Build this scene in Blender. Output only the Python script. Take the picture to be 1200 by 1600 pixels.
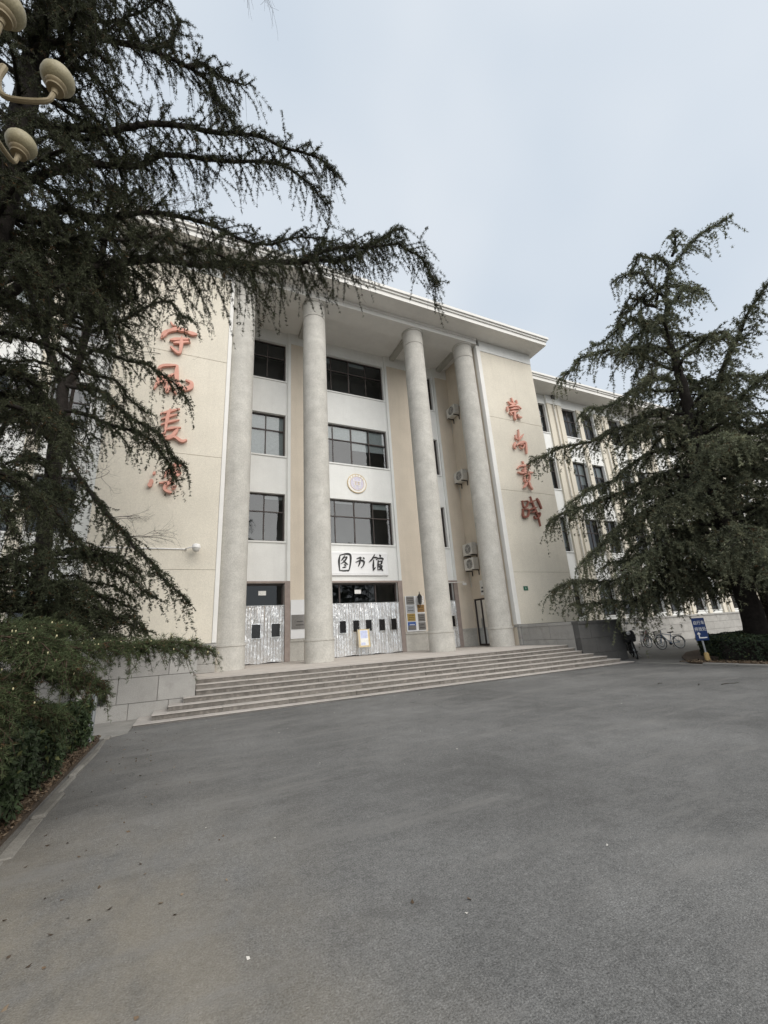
import bpy, math, random
import numpy as np
from mathutils import Vector, Matrix

scene = bpy.context.scene
for o in list(bpy.data.objects):
    bpy.data.objects.remove(o)
COL = scene.collection
random.seed(4)
RNG = np.random.default_rng(11)
R = math.radians

# ------------------------------------------------------------------ camera
YAW, PITCH, ROLL = R(25.596), R(16.657), R(-3.693)
fwd = Vector((math.sin(YAW) * math.cos(PITCH), math.cos(YAW) * math.cos(PITCH), math.sin(PITCH)))
r0 = Vector((math.cos(YAW), -math.sin(YAW), 0)); u0 = r0.cross(fwd)
right = r0 * math.cos(ROLL) + u0 * math.sin(ROLL)
up = -r0 * math.sin(ROLL) + u0 * math.cos(ROLL)
cam_data = bpy.data.cameras.new('camera')
cam_data.sensor_fit = 'VERTICAL'; cam_data.sensor_height = 36.0
cam_data.lens = 645.4 / 1600 * 36.0
cam_data.clip_start = 0.05; cam_data.clip_end = 2000
cam = bpy.data.objects.new('camera', cam_data); COL.objects.link(cam)
cam.matrix_world = Matrix(((right.x, up.x, -fwd.x, 0), (right.y, up.y, -fwd.y, 0), (right.z, up.z, -fwd.z, 1.6), (0, 0, 0, 1)))
scene.camera = cam

# ------------------------------------------------------------------ sky, sun, exposure
SUN_EL, SUN_AZ = R(40), R(166)          # azimuth clockwise from +Y: behind the camera
world = bpy.data.worlds.new('World'); scene.world = world; world.use_nodes = True
nt = world.node_tree; nt.nodes.clear()
wo = nt.nodes.new('ShaderNodeOutputWorld'); bg = nt.nodes.new('ShaderNodeBackground')
sky = nt.nodes.new('ShaderNodeTexSky'); sky.sky_type = 'NISHITA'; sky.sun_disc = False
sky.sun_elevation = SUN_EL; sky.sun_rotation = SUN_AZ; sky.air_density = 1.0; sky.dust_density = 4.0; sky.ozone_density = 1.0
tc = nt.nodes.new('ShaderNodeTexCoord')
cl = nt.nodes.new('ShaderNodeTexNoise'); cl.inputs['Scale'].default_value = 1.3; cl.inputs['Detail'].default_value = 3
cr = nt.nodes.new('ShaderNodeValToRGB')
cr.color_ramp.elements[0].position = 0.36; cr.color_ramp.elements[0].color = (6.2, 6.95, 7.8, 1)
cr.color_ramp.elements[1].position = 0.66; cr.color_ramp.elements[1].color = (8.3, 8.65, 9.0, 1)
mx = nt.nodes.new('ShaderNodeMix'); mx.data_type = 'RGBA'; mx.inputs['Factor'].default_value = 0.88
nt.links.new(tc.outputs['Generated'], cl.inputs['Vector']); nt.links.new(cl.outputs['Fac'], cr.inputs['Fac'])
nt.links.new(sky.outputs['Color'], mx.inputs['A']); nt.links.new(cr.outputs['Color'], mx.inputs['B'])
nt.links.new(mx.outputs['Result'], bg.inputs['Color']); bg.inputs['Strength'].default_value = 0.056
nt.links.new(bg.outputs[0], wo.inputs[0])
sun_d = bpy.data.lights.new('sun', 'SUN'); sun_d.energy = 1.5; sun_d.angle = R(64); sun_d.color = (1.0, 0.95, 0.88)
sun = bpy.data.objects.new('sun', sun_d); COL.objects.link(sun)
sdir = Vector((math.sin(SUN_AZ) * math.cos(SUN_EL), math.cos(SUN_AZ) * math.cos(SUN_EL), math.sin(SUN_EL)))
sun.rotation_euler = (-sdir).to_track_quat('-Z', 'Y').to_euler(); sun.location = sdir * 60
scene.view_settings.view_transform = 'Standard'; scene.view_settings.look = 'None'
scene.view_settings.exposure = 1.0; scene.view_settings.gamma = 1.0; scene.view_settings.use_curve_mapping = False

# ------------------------------------------------------------------ materials
def _nodes(name):
    m = bpy.data.materials.new(name); m.use_nodes = True
    t = m.node_tree; b = t.nodes['Principled BSDF']
    return m, t, b

def _noise(t, scale, detail=4, vec=None, rough=0.55):
    n = t.nodes.new('ShaderNodeTexNoise'); n.inputs['Scale'].default_value = scale
    n.inputs['Detail'].default_value = detail; n.inputs['Roughness'].default_value = rough
    if vec is not None: t.links.new(vec, n.inputs['Vector'])
    return n.outputs['Fac']

def _map(t, v, a, b, c, d):
    n = t.nodes.new('ShaderNodeMapRange'); n.inputs[1].default_value = a; n.inputs[2].default_value = b
    n.inputs[3].default_value = c; n.inputs[4].default_value = d; t.links.new(v, n.inputs[0]); return n.outputs[0]

def _math(t, op, a, b):
    n = t.nodes.new('ShaderNodeMath'); n.operation = op
    for i, v in enumerate((a, b)):
        if isinstance(v, (int, float)): n.inputs[i].default_value = v
        else: t.links.new(v, n.inputs[i])
    return n.outputs[0]

def _scalecol(t, col, f):
    n = t.nodes.new('ShaderNodeVectorMath'); n.operation = 'SCALE'
    if isinstance(col, tuple): n.inputs[0].default_value = col[:3]
    else: t.links.new(col, n.inputs[0])
    t.links.new(f, n.inputs['Scale']); return n.outputs[0]

def _mixc(t, f, a, b):
    n = t.nodes.new('ShaderNodeMix'); n.data_type = 'RGBA'
    if isinstance(f, float): n.inputs['Factor'].default_value = f
    else: t.links.new(f, n.inputs['Factor'])
    for k, v in (('A', a), ('B', b)):
        if isinstance(v, tuple): n.inputs[k].default_value = (*v[:3], 1)
        else: t.links.new(v, n.inputs[k])
    return n.outputs['Result']

def _pos(t, sc=(1, 1, 1)):
    g = t.nodes.new('ShaderNodeNewGeometry')
    m = t.nodes.new('ShaderNodeVectorMath'); m.operation = 'MULTIPLY'; m.inputs[1].default_value = sc
    t.links.new(g.outputs['Position'], m.inputs[0]); return m.outputs[0]

def mat(name, col, rough=0.8, var=0.12, scale=3.0, fine=0.1, fscale=45, bump=0.15, bscale=60, metal=0.0, rnd=0.0,
        streak=0.0, streak_col=None, spec=0.3, blotch=None):
    """weathered surface: broad mottling, fine speckle, optional vertical streaks and stains, bump"""
    m, t, b = _nodes(name)
    p = _pos(t)
    f = _map(t, _noise(t, scale, 5, p), 0.28, 0.72, 1 - var, 1 + var)
    f = _math(t, 'MULTIPLY', f, _map(t, _noise(t, fscale, 3, p), 0.25, 0.75, 1 - fine, 1 + fine))
    if rnd:
        oi = t.nodes.new('ShaderNodeObjectInfo')
        f = _math(t, 'MULTIPLY', f, _map(t, oi.outputs['Random'], 0, 1, 1 - rnd, 1 + rnd))
    c = _scalecol(t, col, f)
    if streak:
        s = _map(t, _noise(t, 1.0, 5, _pos(t, (3.5, 3.5, 0.22)), 0.65), 0.5, 0.75, 0.0, streak)
        c = _mixc(t, s, c, streak_col or tuple(v * 0.45 for v in col))
    if blotch:
        bs, bf, bc = blotch
        s = _map(t, _noise(t, bs, 6, p, 0.65), 0.52, 0.72, 0.0, bf)
        c = _mixc(t, s, c, bc)
    t.links.new(c, b.inputs['Base Color'])
    b.inputs['Roughness'].default_value = rough; b.inputs['Metallic'].default_value = metal
    b.inputs['Specular IOR Level'].default_value = spec
    if bump:
        bn = t.nodes.new('ShaderNodeBump'); bn.inputs['Strength'].default_value = bump; bn.inputs['Distance'].default_value = 0.02
        t.links.new(_noise(t, bscale, 4, p), bn.inputs['Height']); t.links.new(bn.outputs[0], b.inputs['Normal'])
    return m

def plain(name, col, rough=0.5, metal=0.0, spec=0.4):
    m, t, b = _nodes(name)
    f = _map(t, _noise(t, 14, 4, _pos(t)), 0.3, 0.7, 0.88, 1.1)
    t.links.new(_scalecol(t, col, f), b.inputs['Base Color'])
    b.inputs['Roughness'].default_value = rough; b.inputs['Metallic'].default_value = metal
    b.inputs['Specular IOR Level'].default_value = spec
    return m

def mat_asphalt():
    m, t, b = _nodes('asphalt'); p = _pos(t)
    f = _map(t, _noise(t, 0.35, 6, p, 0.6), 0.32, 0.68, 0.74, 1.22)
    f = _math(t, 'MULTIPLY', f, _map(t, _noise(t, 3.0, 6, p, 0.7), 0.3, 0.7, 0.86, 1.14))
    f = _math(t, 'MULTIPLY', f, _map(t, _noise(t, 90, 2, p), 0.3, 0.7, 0.6, 1.42))
    f = _math(t, 'MULTIPLY', f, _map(t, _noise(t, 24, 4, p, 0.75), 0.3, 0.7, 0.8, 1.22))
    c = _scalecol(t, (0.150, 0.149, 0.145), f)
    # pale aggregate chips
    v = t.nodes.new('ShaderNodeTexVoronoi'); v.inputs['Scale'].default_value = 75; t.links.new(p, v.inputs['Vector'])
    chip = _math(t, 'MULTIPLY', _map(t, v.outputs['Distance'], 0.12, 0.2, 1, 0), _map(t, _noise(t, 40, 2, p), 0.52, 0.62, 0, 0.8))
    c = _mixc(t, chip, c, (0.36, 0.35, 0.33))
    # dry dust swept towards the left kerb
    sx = t.nodes.new('ShaderNodeSeparateXYZ'); t.links.new(p, sx.inputs[0])
    near = _math(t, 'MULTIPLY', _map(t, sx.outputs[0], -1.2, 1.5, 1, 0), _map(t, sx.outputs[1], 2.2, 6.0, 1, 0.08))
    dust = _math(t, 'MULTIPLY', near, _map(t, _noise(t, 0.9, 6, _pos(t, (1, 0.55, 1)), 0.65), 0.34, 0.56, 0.0, 1.0))
    c = _mixc(t, dust, c, (0.31, 0.27, 0.205))
    # dark oil spots and pale tyre-worn streaks
    oil = _map(t, _noise(t, 1.1, 5, p, 0.7), 0.58, 0.74, 0, 0.5)
    c = _mixc(t, oil, c, (0.075, 0.073, 0.07))
    worn = _map(t, _noise(t, 0.8, 5, _pos(t, (0.5, 1.8, 1)), 0.7), 0.52, 0.68, 0, 0.6)
    c = _mixc(t, worn, c, (0.22, 0.215, 0.205))
    # hairline cracks
    wob = t.nodes.new('ShaderNodeTexNoise'); wob.inputs['Scale'].default_value = 1.6; wob.inputs['Detail'].default_value = 5; t.links.new(p, wob.inputs['Vector'])
    va = t.nodes.new('ShaderNodeVectorMath'); va.operation = 'MULTIPLY_ADD'; va.inputs[1].default_value = (1.1, 1.1, 0); t.links.new(wob.outputs['Color'], va.inputs[0]); t.links.new(p, va.inputs[2])
    ve = t.nodes.new('ShaderNodeTexVoronoi'); ve.feature = 'DISTANCE_TO_EDGE'; ve.inputs['Scale'].default_value = 0.33; t.links.new(va.outputs[0], ve.inputs['Vector'])
    crk = _math(t, 'MULTIPLY', _map(t, ve.outputs['Distance'], 0.001, 0.0035, 1, 0), _map(t, _noise(t, 0.5, 3, p), 0.5, 0.6, 0, 0.35))
    c = _mixc(t, crk, c, (0.05, 0.048, 0.045))
    t.links.new(c, b.inputs['Base Color']); b.inputs['Roughness'].default_value = 0.88; b.inputs['Specular IOR Level'].default_value = 0.25
    bn = t.nodes.new('ShaderNodeBump'); bn.inputs['Strength'].default_value = 0.6; bn.inputs['Distance'].default_value = 0.012
    t.links.new(_noise(t, 110, 3, p), bn.inputs['Height']); t.links.new(bn.outputs[0], b.inputs['Normal'])
    return m

def mat_leaf(name, rough=0.55, spec=0.3, transl=0.15):
    m, t, b = _nodes(name)
    a = t.nodes.new('ShaderNodeVertexColor'); a.layer_name = 'Col'
    t.links.new(a.outputs['Color'], b.inputs['Base Color']); b.inputs['Roughness'].default_value = rough
    b.inputs['Specular IOR Level'].default_value = spec
    if transl:
        tr = t.nodes.new('ShaderNodeBsdfTranslucent'); t.links.new(a.outputs['Color'], tr.inputs[0])
        ms = t.nodes.new('ShaderNodeMixShader'); ms.inputs[0].default_value = transl
        t.links.new(b.outputs[0], ms.inputs[1]); t.links.new(tr.outputs[0], ms.inputs[2])
        t.links.new(ms.outputs[0], t.nodes['Material Output'].inputs[0])
    return m

def mat_glass(name, tint=(0.55, 0.6, 0.62), extra=0.015):
    m, t, b = _nodes(name); t.nodes.remove(b)
    g = t.nodes.new('ShaderNodeBsdfGlossy'); g.inputs['Roughness'].default_value = 0.015; g.inputs['Color'].default_value = (0.92, 0.96, 1, 1)
    tr = t.nodes.new('ShaderNodeBsdfTransparent'); tr.inputs[0].default_value = (*tint, 1)
    fr = t.nodes.new('ShaderNodeFresnel'); fr.inputs[0].default_value = 1.5
    bn = t.nodes.new('ShaderNodeBump'); bn.inputs['Strength'].default_value = 0.05; bn.inputs['Distance'].default_value = 0.02
    t.links.new(_noise(t, 1.4, 2, _pos(t)), bn.inputs['Height']); t.links.new(bn.outputs[0], g.inputs['Normal'])
    f = _math(t, 'ADD', fr.outputs[0], extra)
    ms = t.nodes.new('ShaderNodeMixShader'); t.links.new(f, ms.inputs[0]); t.links.new(tr.outputs[0], ms.inputs[1]); t.links.new(g.outputs[0], ms.inputs[2])
    t.links.new(ms.outputs[0], t.nodes['Material Output'].inputs[0])
    return m

def mat_foil():
    m, t, b = _nodes('silver_foil'); p = _pos(t)
    b.inputs['Base Color'].default_value = (0.95, 0.955, 0.96, 1); b.inputs['Metallic'].default_value = 0.85
    b.inputs['Roughness'].default_value = 0.2
    bn = t.nodes.new('ShaderNodeBump'); bn.inputs['Strength'].default_value = 0.34; bn.inputs['Distance'].default_value = 0.03
    v = t.nodes.new('ShaderNodeTexVoronoi'); v.inputs['Scale'].default_value = 9; v.feature = 'SMOOTH_F1'
    t.links.new(_pos(t, (2.0, 1, 0.6)), v.inputs['Vector'])
    t.links.new(_math(t, 'ADD', v.outputs['Distance'], _noise(t, 16, 4, _pos(t, (2, 1, .5)))), bn.inputs['Height'])
    t.links.new(bn.outputs[0], b.inputs['Normal'])
    return m

M = {}
M['asphalt'] = mat_asphalt()
M['side_asphalt'] = mat('side_asphalt', (0.19, 0.185, 0.175), 0.9, 0.12, 1.2, 0.3, 120, 0.5, 110)
M['beige'] = mat('beige_pebbledash', (0.70, 0.655, 0.56), 0.92, 0.05, 0.7, 0.10, 28, 0.4, 34, streak=0.16, streak_col=(0.50, 0.455, 0.385))
M['tan'] = mat('tan_pebbledash', (0.72, 0.645, 0.54), 0.92, 0.06, 0.9, 0.14, 30, 0.5, 36, streak=0.12)
M['white'] = mat('white_render', (0.80, 0.81, 0.795), 0.85, 0.04, 1.5, 0.05, 40, 0.15, 60, streak=0.16, streak_col=(0.58, 0.57, 0.55))
M['cornice'] = mat('cornice_paint', (0.78, 0.77, 0.74), 0.8, 0.05, 1.2, 0.05, 40, 0.1, 50, streak=0.12, streak_col=(0.5, 0.48, 0.45))
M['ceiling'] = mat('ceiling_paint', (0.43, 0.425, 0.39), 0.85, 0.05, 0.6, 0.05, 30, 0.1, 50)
M['column'] = mat('column_granolith', (0.51, 0.495, 0.455), 0.9, 0.12, 1.6, 0.19, 26, 0.4, 42, streak=0.26, streak_col=(0.36, 0.345, 0.315), blotch=(1.5, 0.55, (0.66, 0.645, 0.60)))
M['plinth'] = mat('granite_plinth', (0.37, 0.36, 0.34), 0.85, 0.09, 2.5, 0.22, 60, 0.3, 60, rnd=0.09, blotch=(3.0, 0.6, (0.25, 0.24, 0.225)))
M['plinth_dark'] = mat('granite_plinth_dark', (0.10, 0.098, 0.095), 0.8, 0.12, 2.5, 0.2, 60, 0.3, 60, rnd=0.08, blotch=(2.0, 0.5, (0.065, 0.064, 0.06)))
M['joint'] = mat('mortar_joint', (0.16, 0.15, 0.14), 0.95, 0.1, 5, 0.1, 40, 0.2, 40)
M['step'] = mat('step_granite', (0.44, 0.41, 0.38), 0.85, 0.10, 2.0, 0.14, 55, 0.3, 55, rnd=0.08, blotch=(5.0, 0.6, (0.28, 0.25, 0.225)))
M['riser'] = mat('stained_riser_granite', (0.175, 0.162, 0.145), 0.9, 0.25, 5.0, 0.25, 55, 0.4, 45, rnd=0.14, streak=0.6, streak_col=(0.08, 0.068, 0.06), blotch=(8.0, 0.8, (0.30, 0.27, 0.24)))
M['landing'] = mat('landing_stone', (0.50, 0.46, 0.42), 0.85, 0.1, 1.5, 0.12, 50, 0.2, 50, blotch=(1.4, 0.4, (0.36, 0.33, 0.30)))
M['concrete'] = mat('pale_concrete', (0.27, 0.26, 0.24), 0.9, 0.14, 2.0, 0.15, 50, 0.3, 60, rnd=0.08, blotch=(2.5, 0.6, (0.19, 0.18, 0.165)))
M['kerbconc'] = mat('worn_kerb_concrete', (0.21, 0.20, 0.18), 0.9, 0.2, 2.5, 0.2, 50, 0.4, 50, rnd=0.15, blotch=(3.0, 0.7, (0.15, 0.14, 0.125)))
M['soil'] = mat('soil', (0.105, 0.08, 0.06), 0.95, 0.3, 6, 0.3, 50, 0.8, 30)
M['frame'] = plain('dark_window_frame', (0.055, 0.043, 0.040), 0.5)
M['doorframe'] = mat('worn_door_frame', (0.33, 0.275, 0.25), 0.7, 0.12, 4, 0.12, 40, 0.1, 40)
M['glass'] = mat_glass('window_glass'); M['doorglass'] = mat_glass('door_glass', (0.42, 0.47, 0.46), 0.02)
M['interior'] = mat('interior_plaster', (0.26, 0.25, 0.235), 0.9, 0.1, 1, 0.05, 30, 0, 30)
M['blind'] = plain('blind_fabric', (0.72, 0.71, 0.68), 0.8)
M['foil'] = mat_foil()
M['blackplastic'] = plain('black_plastic', (0.012, 0.012, 0.013), 0.18, 0, 0.6)
M['salmon'] = mat('salmon_letter_paint', (0.68, 0.35, 0.275), 0.6, 0.1, 3, 0.05, 30, 0.05, 40)
M['brown_letter'] = mat('brown_letter_paint', (0.28, 0.11, 0.08), 0.6, 0.15, 3, 0.1, 30, 0.05, 40)
M['ink'] = plain('black_lettering', (0.012, 0.012, 0.013), 0.5)
M['signwhite'] = mat('white_sign_board', (0.84, 0.85, 0.86), 0.6, 0.03, 2, 0.02, 30, 0.03, 40)
M['gold'] = plain('pale_gold', (0.70, 0.57, 0.36), 0.5, 0.1)
M['lilac'] = plain('lilac_enamel', (0.66, 0.63, 0.74), 0.5)
M['enamel'] = plain('white_enamel', (0.85, 0.84, 0.82), 0.45)
M['acwhite'] = plain('ac_casing', (0.66, 0.645, 0.60), 0.55)
M['acdark'] = plain('ac_grille', (0.08, 0.08, 0.08), 0.6)
M['steel'] = plain('galvanised_steel', (0.42, 0.44, 0.45), 0.45, 0.6)
M['brushed'] = plain('brushed_plaque', (0.30, 0.29, 0.28), 0.35, 0.7)
M['brass'] = plain('brass_plaque', (0.50, 0.36, 0.13), 0.4, 0.5)
M['bronze'] = plain('bronze_plaque', (0.36, 0.22, 0.09), 0.45, 0.4)
M['blueplaque'] = plain('blue_plaque', (0.06, 0.13, 0.38), 0.4)
M['paleplaque'] = plain('pale_plaque', (0.42, 0.44, 0.47), 0.4, 0.3)
M['blue'] = plain('blue_sign', (0.013, 0.038, 0.14), 0.45)
M['green'] = plain('green_plate', (0.03, 0.13, 0.08), 0.5)
M['iron'] = plain('black_iron', (0.025, 0.025, 0.025), 0.55)
M['rubber'] = plain('black_rubber', (0.02, 0.02, 0.02), 0.8)
M['redpaint'] = plain('dark_red_paint', (0.22, 0.03, 0.03), 0.4)
M['bluepaint'] = plain('faded_blue_paint', (0.08, 0.15, 0.27), 0.4)
M['lampglass'] = mat('aged_lamp_globe', (0.31, 0.275, 0.175), 0.45, 0.12, 7, 0.2, 60, 0.1, 50, blotch=(9, 0.5, (0.30, 0.26, 0.17)))
M['lampmetal'] = mat('cream_lamp_metal', (0.27, 0.22, 0.135), 0.5, 0.12, 8, 0.1, 40, 0.1, 40)
M['paper'] = plain('paper', (0.80, 0.80, 0.78), 0.8)
M['printblue'] = plain('pale_blue_print', (0.55, 0.60, 0.80), 0.8)
M['woodboard'] = plain('easel_wood', (0.62, 0.50, 0.30), 0.6)
M['yellow'] = mat('weathered_yellow', (0.42, 0.30, 0.13), 0.8, 0.2, 8, 0.2, 40)
M['bark'] = mat('cedar_bark', (0.024, 0.02, 0.017), 0.95, 0.35, 9, 0.3, 40, 1.0, 22)
M['bark_red'] = mat('cedar_bark_brown', (0.07, 0.045, 0.033), 0.95, 0.35, 9, 0.3, 40, 1.0, 22)
M['twigbark'] = mat('bare_twig_bark', (0.05, 0.04, 0.034), 0.9, 0.2, 12, 0.2, 40, 0.2, 30)
M['needles'] = mat_leaf('cedar_needles', 0.7, 0.1, 0.12)
M['leaves'] = mat_leaf('hedge_leaves', 0.5, 0.22, 0.12)
M['litter'] = mat_leaf('leaf_litter', 0.9, 0.1, 0.0)
M['cone'] = plain('pale_cone', (0.55, 0.50, 0.30), 0.7)
M['acfin'] = plain('ac_fan_blade', (0.2, 0.2, 0.2), 0.6)

# ------------------------------------------------------------------ mesh helpers
class MB:
    """collects simple shapes, then links them as one mesh object"""
    def __init__(s, T=None): s.v = []; s.f = []; s.T = T
    def add(s, vs, fs):
        n = len(s.v); s.v += [tuple(v) for v in vs]; s.f += [tuple(i + n for i in f) for f in fs]; return s
    def box(s, x0, x1, y0, y1, z0, z1):
        return s.add([(x0, y0, z0), (x1, y0, z0), (x1, y1, z0), (x0, y1, z0), (x0, y0, z1), (x1, y0, z1), (x1, y1, z1), (x0, y1, z1)],
                     [(0, 3, 2, 1), (4, 5, 6, 7), (0, 1, 5, 4), (1, 2, 6, 5), (2, 3, 7, 6), (3, 0, 4, 7)])
    def cbox(s, x0, x1, y0, y1, z0, z1, c):
        """box with chamfered edges"""
        vs = []; idx = {}
        X, Y, Z = (x0, x1), (y0, y1), (z0, z1)
        for i in (0, 1):
            for j in (0, 1):
                for k in (0, 1):
                    sx, sy, sz = (c if i == 0 else -c), (c if j == 0 else -c), (c if k == 0 else -c)
                    for a, p in enumerate(((X[i], Y[j] + sy, Z[k] + sz), (X[i] + sx, Y[j], Z[k] + sz), (X[i] + sx, Y[j] + sy, Z[k]))):
                        idx[i, j, k, a] = len(vs); vs.append(p)
        g = lambda *q: idx[q]
        fs = [(g(0,0,0,0), g(0,0,1,0), g(0,1,1,0), g(0,1,0,0)), (g(1,0,0,0), g(1,1,0,0), g(1,1,1,0), g(1,0,1,0)),
              (g(0,0,0,1), g(1,0,0,1), g(1,0,1,1), g(0,0,1,1)), (g(0,1,0,1), g(0,1,1,1), g(1,1,1,1), g(1,1,0,1)),
              (g(0,0,0,2), g(0,1,0,2), g(1,1,0,2), g(1,0,0,2)), (g(0,0,1,2), g(1,0,1,2), g(1,1,1,2), g(0,1,1,2))]
        for j in (0, 1):
            for k in (0, 1): fs.append((g(0,j,k,1), g(1,j,k,1), g(1,j,k,2), g(0,j,k,2)))
        for i in (0, 1):
            for k in (0, 1): fs.append((g(i,0,k,0), g(i,1,k,0), g(i,1,k,2), g(i,0,k,2)))
            for j in (0, 1): fs.append((g(i,j,0,0), g(i,j,1,0), g(i,j,1,1), g(i,j,0,1)))
            for j in (0, 1):
                for k in (0, 1): fs.append((g(i,j,k,0), g(i,j,k,1), g(i,j,k,2)))
        return s.add(vs, fs)
    def tube(s, pts, rad, n=8, cap=True):
        P = [Vector(p) for p in pts]; m = len(P)
        rr = [rad] * m if isinstance(rad, (int, float)) else list(rad)
        vs = []; ref = None
        for i in range(m):
            d = (P[min(i + 1, m - 1)] - P[max(i - 1, 0)]).normalized()
            if ref is None: ref = d.orthogonal().normalized()
            a = (ref - d * ref.dot(d)).normalized(); ref = a; b = d.cross(a)
            for k in range(n):
                t = 2 * math.pi * k / n; vs.append(P[i] + (a * math.cos(t) + b * math.sin(t)) * rr[i])
        fs = [(i * n + k, i * n + (k + 1) % n, (i + 1) * n + (k + 1) % n, (i + 1) * n + k) for i in range(m - 1) for k in range(n)]
        if cap: fs += [tuple(range(n))[::-1], tuple((m - 1) * n + k for k in range(n))]
        return s.add(vs, fs)
    def lathe(s, prof, c=(0, 0, 0), n=32, axis='z'):
        """profile [(radius, height)] turned about an axis through c"""
        vs = []
        for r_, h in prof:
            for k in range(n):
                t = 2 * math.pi * k / n; a, b = r_ * math.cos(t), r_ * math.sin(t)
                vs.append({'z': (c[0] + a, c[1] + b, c[2] + h), 'y': (c[0] + a, c[1] - h, c[2] + b), 'x': (c[0] - h, c[1] + a, c[2] + b)}[axis])
        m = len(prof)
        fs = [(i * n + k, i * n + (k + 1) % n, (i + 1) * n + (k + 1) % n, (i + 1) * n + k) for i in range(m - 1) for k in range(n)]
        fs += [tuple(range(n))[::-1], tuple((m - 1) * n + k for k in range(n))]
        return s.add(vs, fs)
    def torus(s, c, R_, r_, T=None, n=28, m=8):
        vs = []
        for i in range(n):
            a = 2 * math.pi * i / n
            for k in range(m):
                b = 2 * math.pi * k / m; q = R_ + r_ * math.cos(b)
                p = Vector((q * math.cos(a), r_ * math.sin(b), q * math.sin(a)))
                vs.append(Vector(c) + (T @ p if T else p))
        fs = [(i * m + k, i * m + (k + 1) % m, ((i + 1) % n) * m + (k + 1) % m, ((i + 1) % n) * m + k) for i in range(n) for k in range(m)]
        return s.add(vs, fs)
    def build(s, name, m, parent=None, smooth=False):
        me = bpy.data.meshes.new(name)
        v = [s.T @ Vector(q) for q in s.v] if s.T else s.v
        me.from_pydata(v, [], s.f)
        if smooth:
            me.polygons.foreach_set('use_smooth', [True] * len(me.polygons))
            try: me.set_sharp_from_angle(angle=R(40))
            except Exception: pass
        me.materials.append(M[m] if isinstance(m, str) else m)
        o = bpy.data.objects.new(name, me); COL.objects.link(o)
        if parent: o.parent = parent
        return o

def tag(o, label=None, cat=None, group=None, kind=None):
    for k, v in (('label', label), ('category', cat), ('group', group), ('kind', kind)):
        if v: o[k] = v
    return o

def empty(name, loc=(0, 0, 0), rz=0.0):
    """Empty at the thing's base; parts are meshed in its local frame"""
    o = bpy.data.objects.new(name, None); COL.objects.link(o); o.location = loc; o.rotation_euler = (0, 0, rz); o.empty_display_size = 0.2
    return o

def copy_tree(o, parent=None):
    c = o.copy(); COL.objects.link(c); c.parent = parent
    for ch in list(o.children): copy_tree(ch, c)
    return c

_cache = {}
def piece(name, x0, x1, y0, y1, z0, z1, m, parent, c=0.006):
    """one chamfered block, mesh shared between blocks of the same size"""
    key = (round(x1 - x0, 3), round(y1 - y0, 3), round(z1 - z0, 3), m, c, name)
    if key not in _cache:
        a, b, h = key[0] / 2, key[1] / 2, key[2] / 2
        o = MB().cbox(-a, a, -b, b, -h, h, c).build(name, m); _cache[key] = o.data
    else:
        o = bpy.data.objects.new(name, _cache[key]); COL.objects.link(o)
    o.location = ((x0 + x1) / 2, (y0 + y1) / 2, (z0 + z1) / 2); o.parent = parent
    return o

def course(name, x0, x1, y0, y1, z0, z1, length, m, parent, gap=0.008, off=0.0, c=0.006):
    n = max(1, round((x1 - x0) / length)); L = (x1 - x0) / n
    e = [x0] + [x0 + L * (i + off) for i in range(1 if off == 0 else 0, n if off == 0 else n)] + [x1]
    if off: e = [x0] + [x0 + L * (i + off) for i in range(n)] + [x1]
    for a, b in zip(e[:-1], e[1:]):
        if b - a > 0.05: piece(name, a + gap / 2, b - gap / 2, y0, y1, z0 + gap / 2, z1 - gap / 2, m, parent, c)

def wall(name, m, parent, u0, u1, z0, z1, holes, depth, T=None):
    """a wall sheet in the local (u, n, z) frame (front at n=0, n grows into the building) with openings and their reveals"""
    us = sorted({u0, u1, *[h[0] for h in holes], *[h[1] for h in holes]}); zs = sorted({z0, z1, *[h[2] for h in holes], *[h[3] for h in holes]})
    us = [u for u in us if u0 <= u <= u1]; zs = [z for z in zs if z0 <= z <= z1]
    mb = MB(T)
    inside = lambda a, b: any(h[0] - 1e-6 <= a and a <= h[1] + 1e-6 and h[2] - 1e-6 <= b and b <= h[3] + 1e-6 for h in holes)
    for i in range(len(us) - 1):
        for j in range(len(zs) - 1):
            if inside((us[i] + us[i + 1]) / 2, (zs[j] + zs[j + 1]) / 2): continue
            mb.add([(us[i], 0, zs[j]), (us[i + 1], 0, zs[j]), (us[i + 1], 0, zs[j + 1]), (us[i], 0, zs[j + 1])], [(0, 1, 2, 3)])
    for a, b, c, d in holes:
        mb.add([(a, 0, c), (a, depth, c), (a, depth, d), (a, 0, d)], [(0, 1, 2, 3)])
        mb.add([(b, 0, c), (b, 0, d), (b, depth, d), (b, depth, c)], [(0, 1, 2, 3)])
        mb.add([(a, 0, d), (a, depth, d), (b, depth, d), (b, 0, d)], [(0, 1, 2, 3)])
        mb.add([(a, 0, c), (b, 0, c), (b, depth, c), (a, depth, c)], [(0, 1, 2, 3)])
    return mb.build(name, m, parent)

def frameT(origin, uvec, nvec):
    """matrix of a wall frame: u along the wall, n into the building"""
    u, n = Vector(uvec), Vector(nvec); z = Vector((0, 0, 1))
    return Matrix(((u.x, n.x, z.x, origin[0]), (u.y, n.y, z.y, origin[1]), (u.z, n.z, z.z, origin[2]), (0, 0, 0, 1)))

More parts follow.
